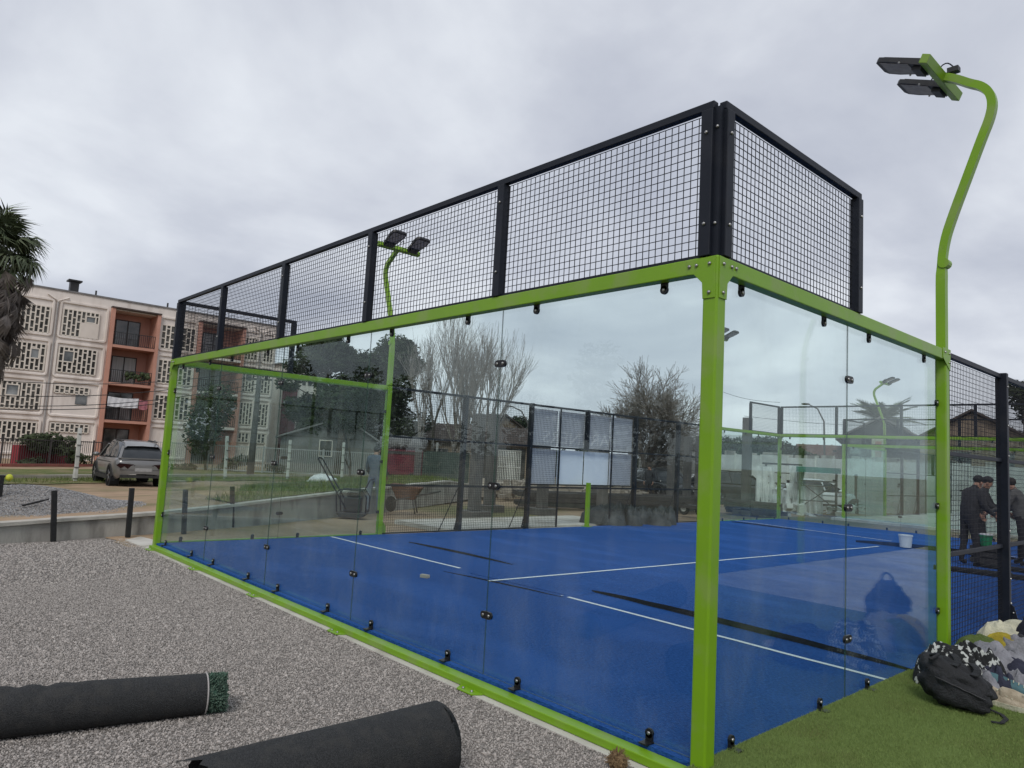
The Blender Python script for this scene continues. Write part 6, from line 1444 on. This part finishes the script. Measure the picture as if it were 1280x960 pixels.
for i, (x0, y0, x1, y1, z, n, lab) in enumerate(((640, 633, 900, 641, .0, 9, 'stack of long dark steel beams lying behind the left side mesh'), (905, 640, 985, 648, .0, 7, 'stack of dark steel beams near the far left court corner'), (790, 630, 905, 632, .0, 6, 'stack of dark beams in front of the jeep'))):
    t = thing('beam_stack', lab, 'steel beams', G(x0, y0, z), 'stacks of steel beams')
    for k in range(n):
        a, c = G(x0, y0 - (k % 3) * 1.6, z), G(x1, y1 - (k % 3) * 1.6, z); dz = Vector((0, 0, .09 + .17 * (k // 3) + .01 * (k % 2))); d = (c - a); s = rr.uniform(0, .12)
        MB().bar(a + d * s + dz, a + d * (1 - rr.uniform(0, .15)) + dz, .16, .15).build('beam', 'steel_dark', t)
p = G(803, 657, .02); b = MB(); rr = random.Random(2)
for i in range(34): q = G(758 + rr.random() * 84, 656.5, .022); q += Vector((-.4, .1, 0)) + Vector((rr.gauss(0, .16), rr.gauss(0, .1), 0)); e_ = 1 - abs((q.y - 12.6) / 3.2) ** 2; lump(b, q, rr.uniform(.22, .5), rr.uniform(.18, .35), rr.uniform(.2, .62) * max(.35, e_), rr.uniform(0, 3), i + 30, .6, 22, 8)
o = b.build('tarp_heap', 'dark_tarp', smooth_=True); tag(o, 'heap of crumpled dark tarpaulin just behind the side mesh, right of the banner', 'tarpaulin')
t = thing('trolley', 'small dark trolley with a white wheel by the near corner post', 'trolley', G(868, 640, 0)); p = G(868, 645, 0)
MB().box(p.x - .5, p.x + .4, p.y - .2, p.y + .2, .25, .36).build('deck', 'steel_dark', t)
for u in (-.35, .3): MB().lathe([(.1, -.04), (.2, -.04), (.22, 0), (.2, .04), (.1, .04)], (p.x + u, p.y - .1, .22), 16, 'Y').build('wheel', 'tyre', t); MB().lathe([(.11, -.045), (.0, -.05)], (p.x + u, p.y - .1, .22), 12, 'Y').build('hub', 'post_white', t)
# white bag on the grass bank, planks
o = stack_lump('white_sack', 'white sack lying on the grass above the low wall', 'sack', [(Vector((p_.x, p_.y, H(p_.x, p_.y) + .0)), .55, .35, .30, .5, 41, .3) for p_ in (at(404, 600, 24.5),)] + [(Vector((p_.x, p_.y, H(p_.x, p_.y))), .4, .2, .12, .5, 42, .3) for p_ in (at(394, 600, 24.5),)], 'tarp_white')
# scaffolds
def scaffold(label, px0, px1, D, h, top, seed, tarp=False):
    a, c = at(px0, 600, D), at(px1, 600, D); z0 = base_h(a.x, a.y); a.z = c.z = z0; d = (c - a).normalized(); n = Vector((-d.y, d.x, 0)); Ln = (c - a).length; F = lambda u, v, z: a + d * u + n * v + Vector((0, 0, z)); t = thing('scaffold', label, 'scaffold', a, 'scaffolds by the white wall'); lean = .25 if tarp else 0
    for u in (0, Ln):
        for v in (0, 1.3): MB().tube([F(u + (-lean if u == 0 else lean), v, 0), F(u, v, h)], .035, 6).build('leg', 'scaffold', t)
    b = MB()
    for z in (.6, 1.2, h - .35):
        for v in (0, 1.3): b.tube([F(0, v, z), F(Ln, v, z)], .022, 5)
        for u in (0, Ln): b.tube([F(u, 0, z), F(u, 1.3, z)], .022, 5)
    b.tube([F(0, 0, .3), F(Ln, 0, h - .4)], .022, 5); b.tube([F(Ln, 0, .3), F(0, 0, h - .4)], .022, 5); b.build('braces', 'scaffold', t)['kind'] = 'stuff'
    for k in range(3): MB().box(-.15, Ln + .15, .02 + k * .44, .43 + k * .44, h + .0, h + .07 if not top else h + .22, F).build('plank', top or 'steel_dark', t)
    return t, F, Ln
t, F, Ln = scaffold('scaffold frame hung with torn white sheets near the far left court corner', 957, 998, 33, 2.0, None, 1, True)
def hang(label, F, u0, u1, v, z0, z1, seed, matn='tarp_white', amp=.12):
    b = MB(); n, m_ = 26, 16; vs = []
    for j in range(m_ + 1):
        for i in range(n + 1):
            f, g = i / n, j / m_; q = Vector((f * 3.5, g * 1.2, seed)); vs.append(F(u0 + (u1 - u0) * f + .12 * mnoise.noise(q * 1.3), v + amp * math.sin(i * 1.5 + seed) * g + .1 * mnoise.noise(q * 2), z1 - (z1 - z0) * g * (1 + .12 * mnoise.noise(Vector((f * 5, 0, seed))))))
    b.add(vs, [(j * (n + 1) + i, j * (n + 1) + i + 1, (j + 1) * (n + 1) + i + 1, (j + 1) * (n + 1) + i) for j in range(m_) for i in range(n)]); o = b.build('hanging_sheet', matn, smooth_=True); tag(o, label, 'sheet', 'white sheets hung on the scaffold'); return o
hang('torn white sheet on the left leg of the scaffold', F, -.35, .35, -.08, .1, 1.9, 1); hang('pale sheet hung low across the middle of the scaffold', F, .2, Ln - .4, -.12, .0, .95, 2, 'roof_pale'); hang('bulging white sheet on the right leg of the scaffold', F, Ln - .5, Ln + .9, -.15, .0, 1.25, 3, amp=.25); hang('torn strip of white sheet at the upper right of the scaffold', F, Ln - .35, Ln + .2, -.1, .6, 2.0, 4)
scaffold('scaffold with a teal green platform in front of the white sedan', 1000, 1046, 32, 1.75, 'teal_paint', 2)
# green mesh screen fence and rubble walls behind the side mesh
a, c = at(520, 580, 44), at(612, 580, 42); a.z = c.z = 0; t = thing('screen_fence', 'grey-green mesh screen fence below the bare poplars', 'fence', a); MB().bar(a + Vector((0, 0, .75)), c + Vector((0, 0, .75)), .04, 1.9).build('screen', 'mesh_green', t)
for k in range(4): q = a.lerp(c, k / 3); MB().bar(q + Vector((0, .05, -.3)), q + Vector((0, .05, 1.8)), .08).build('fence_post', 'post_grey', t)
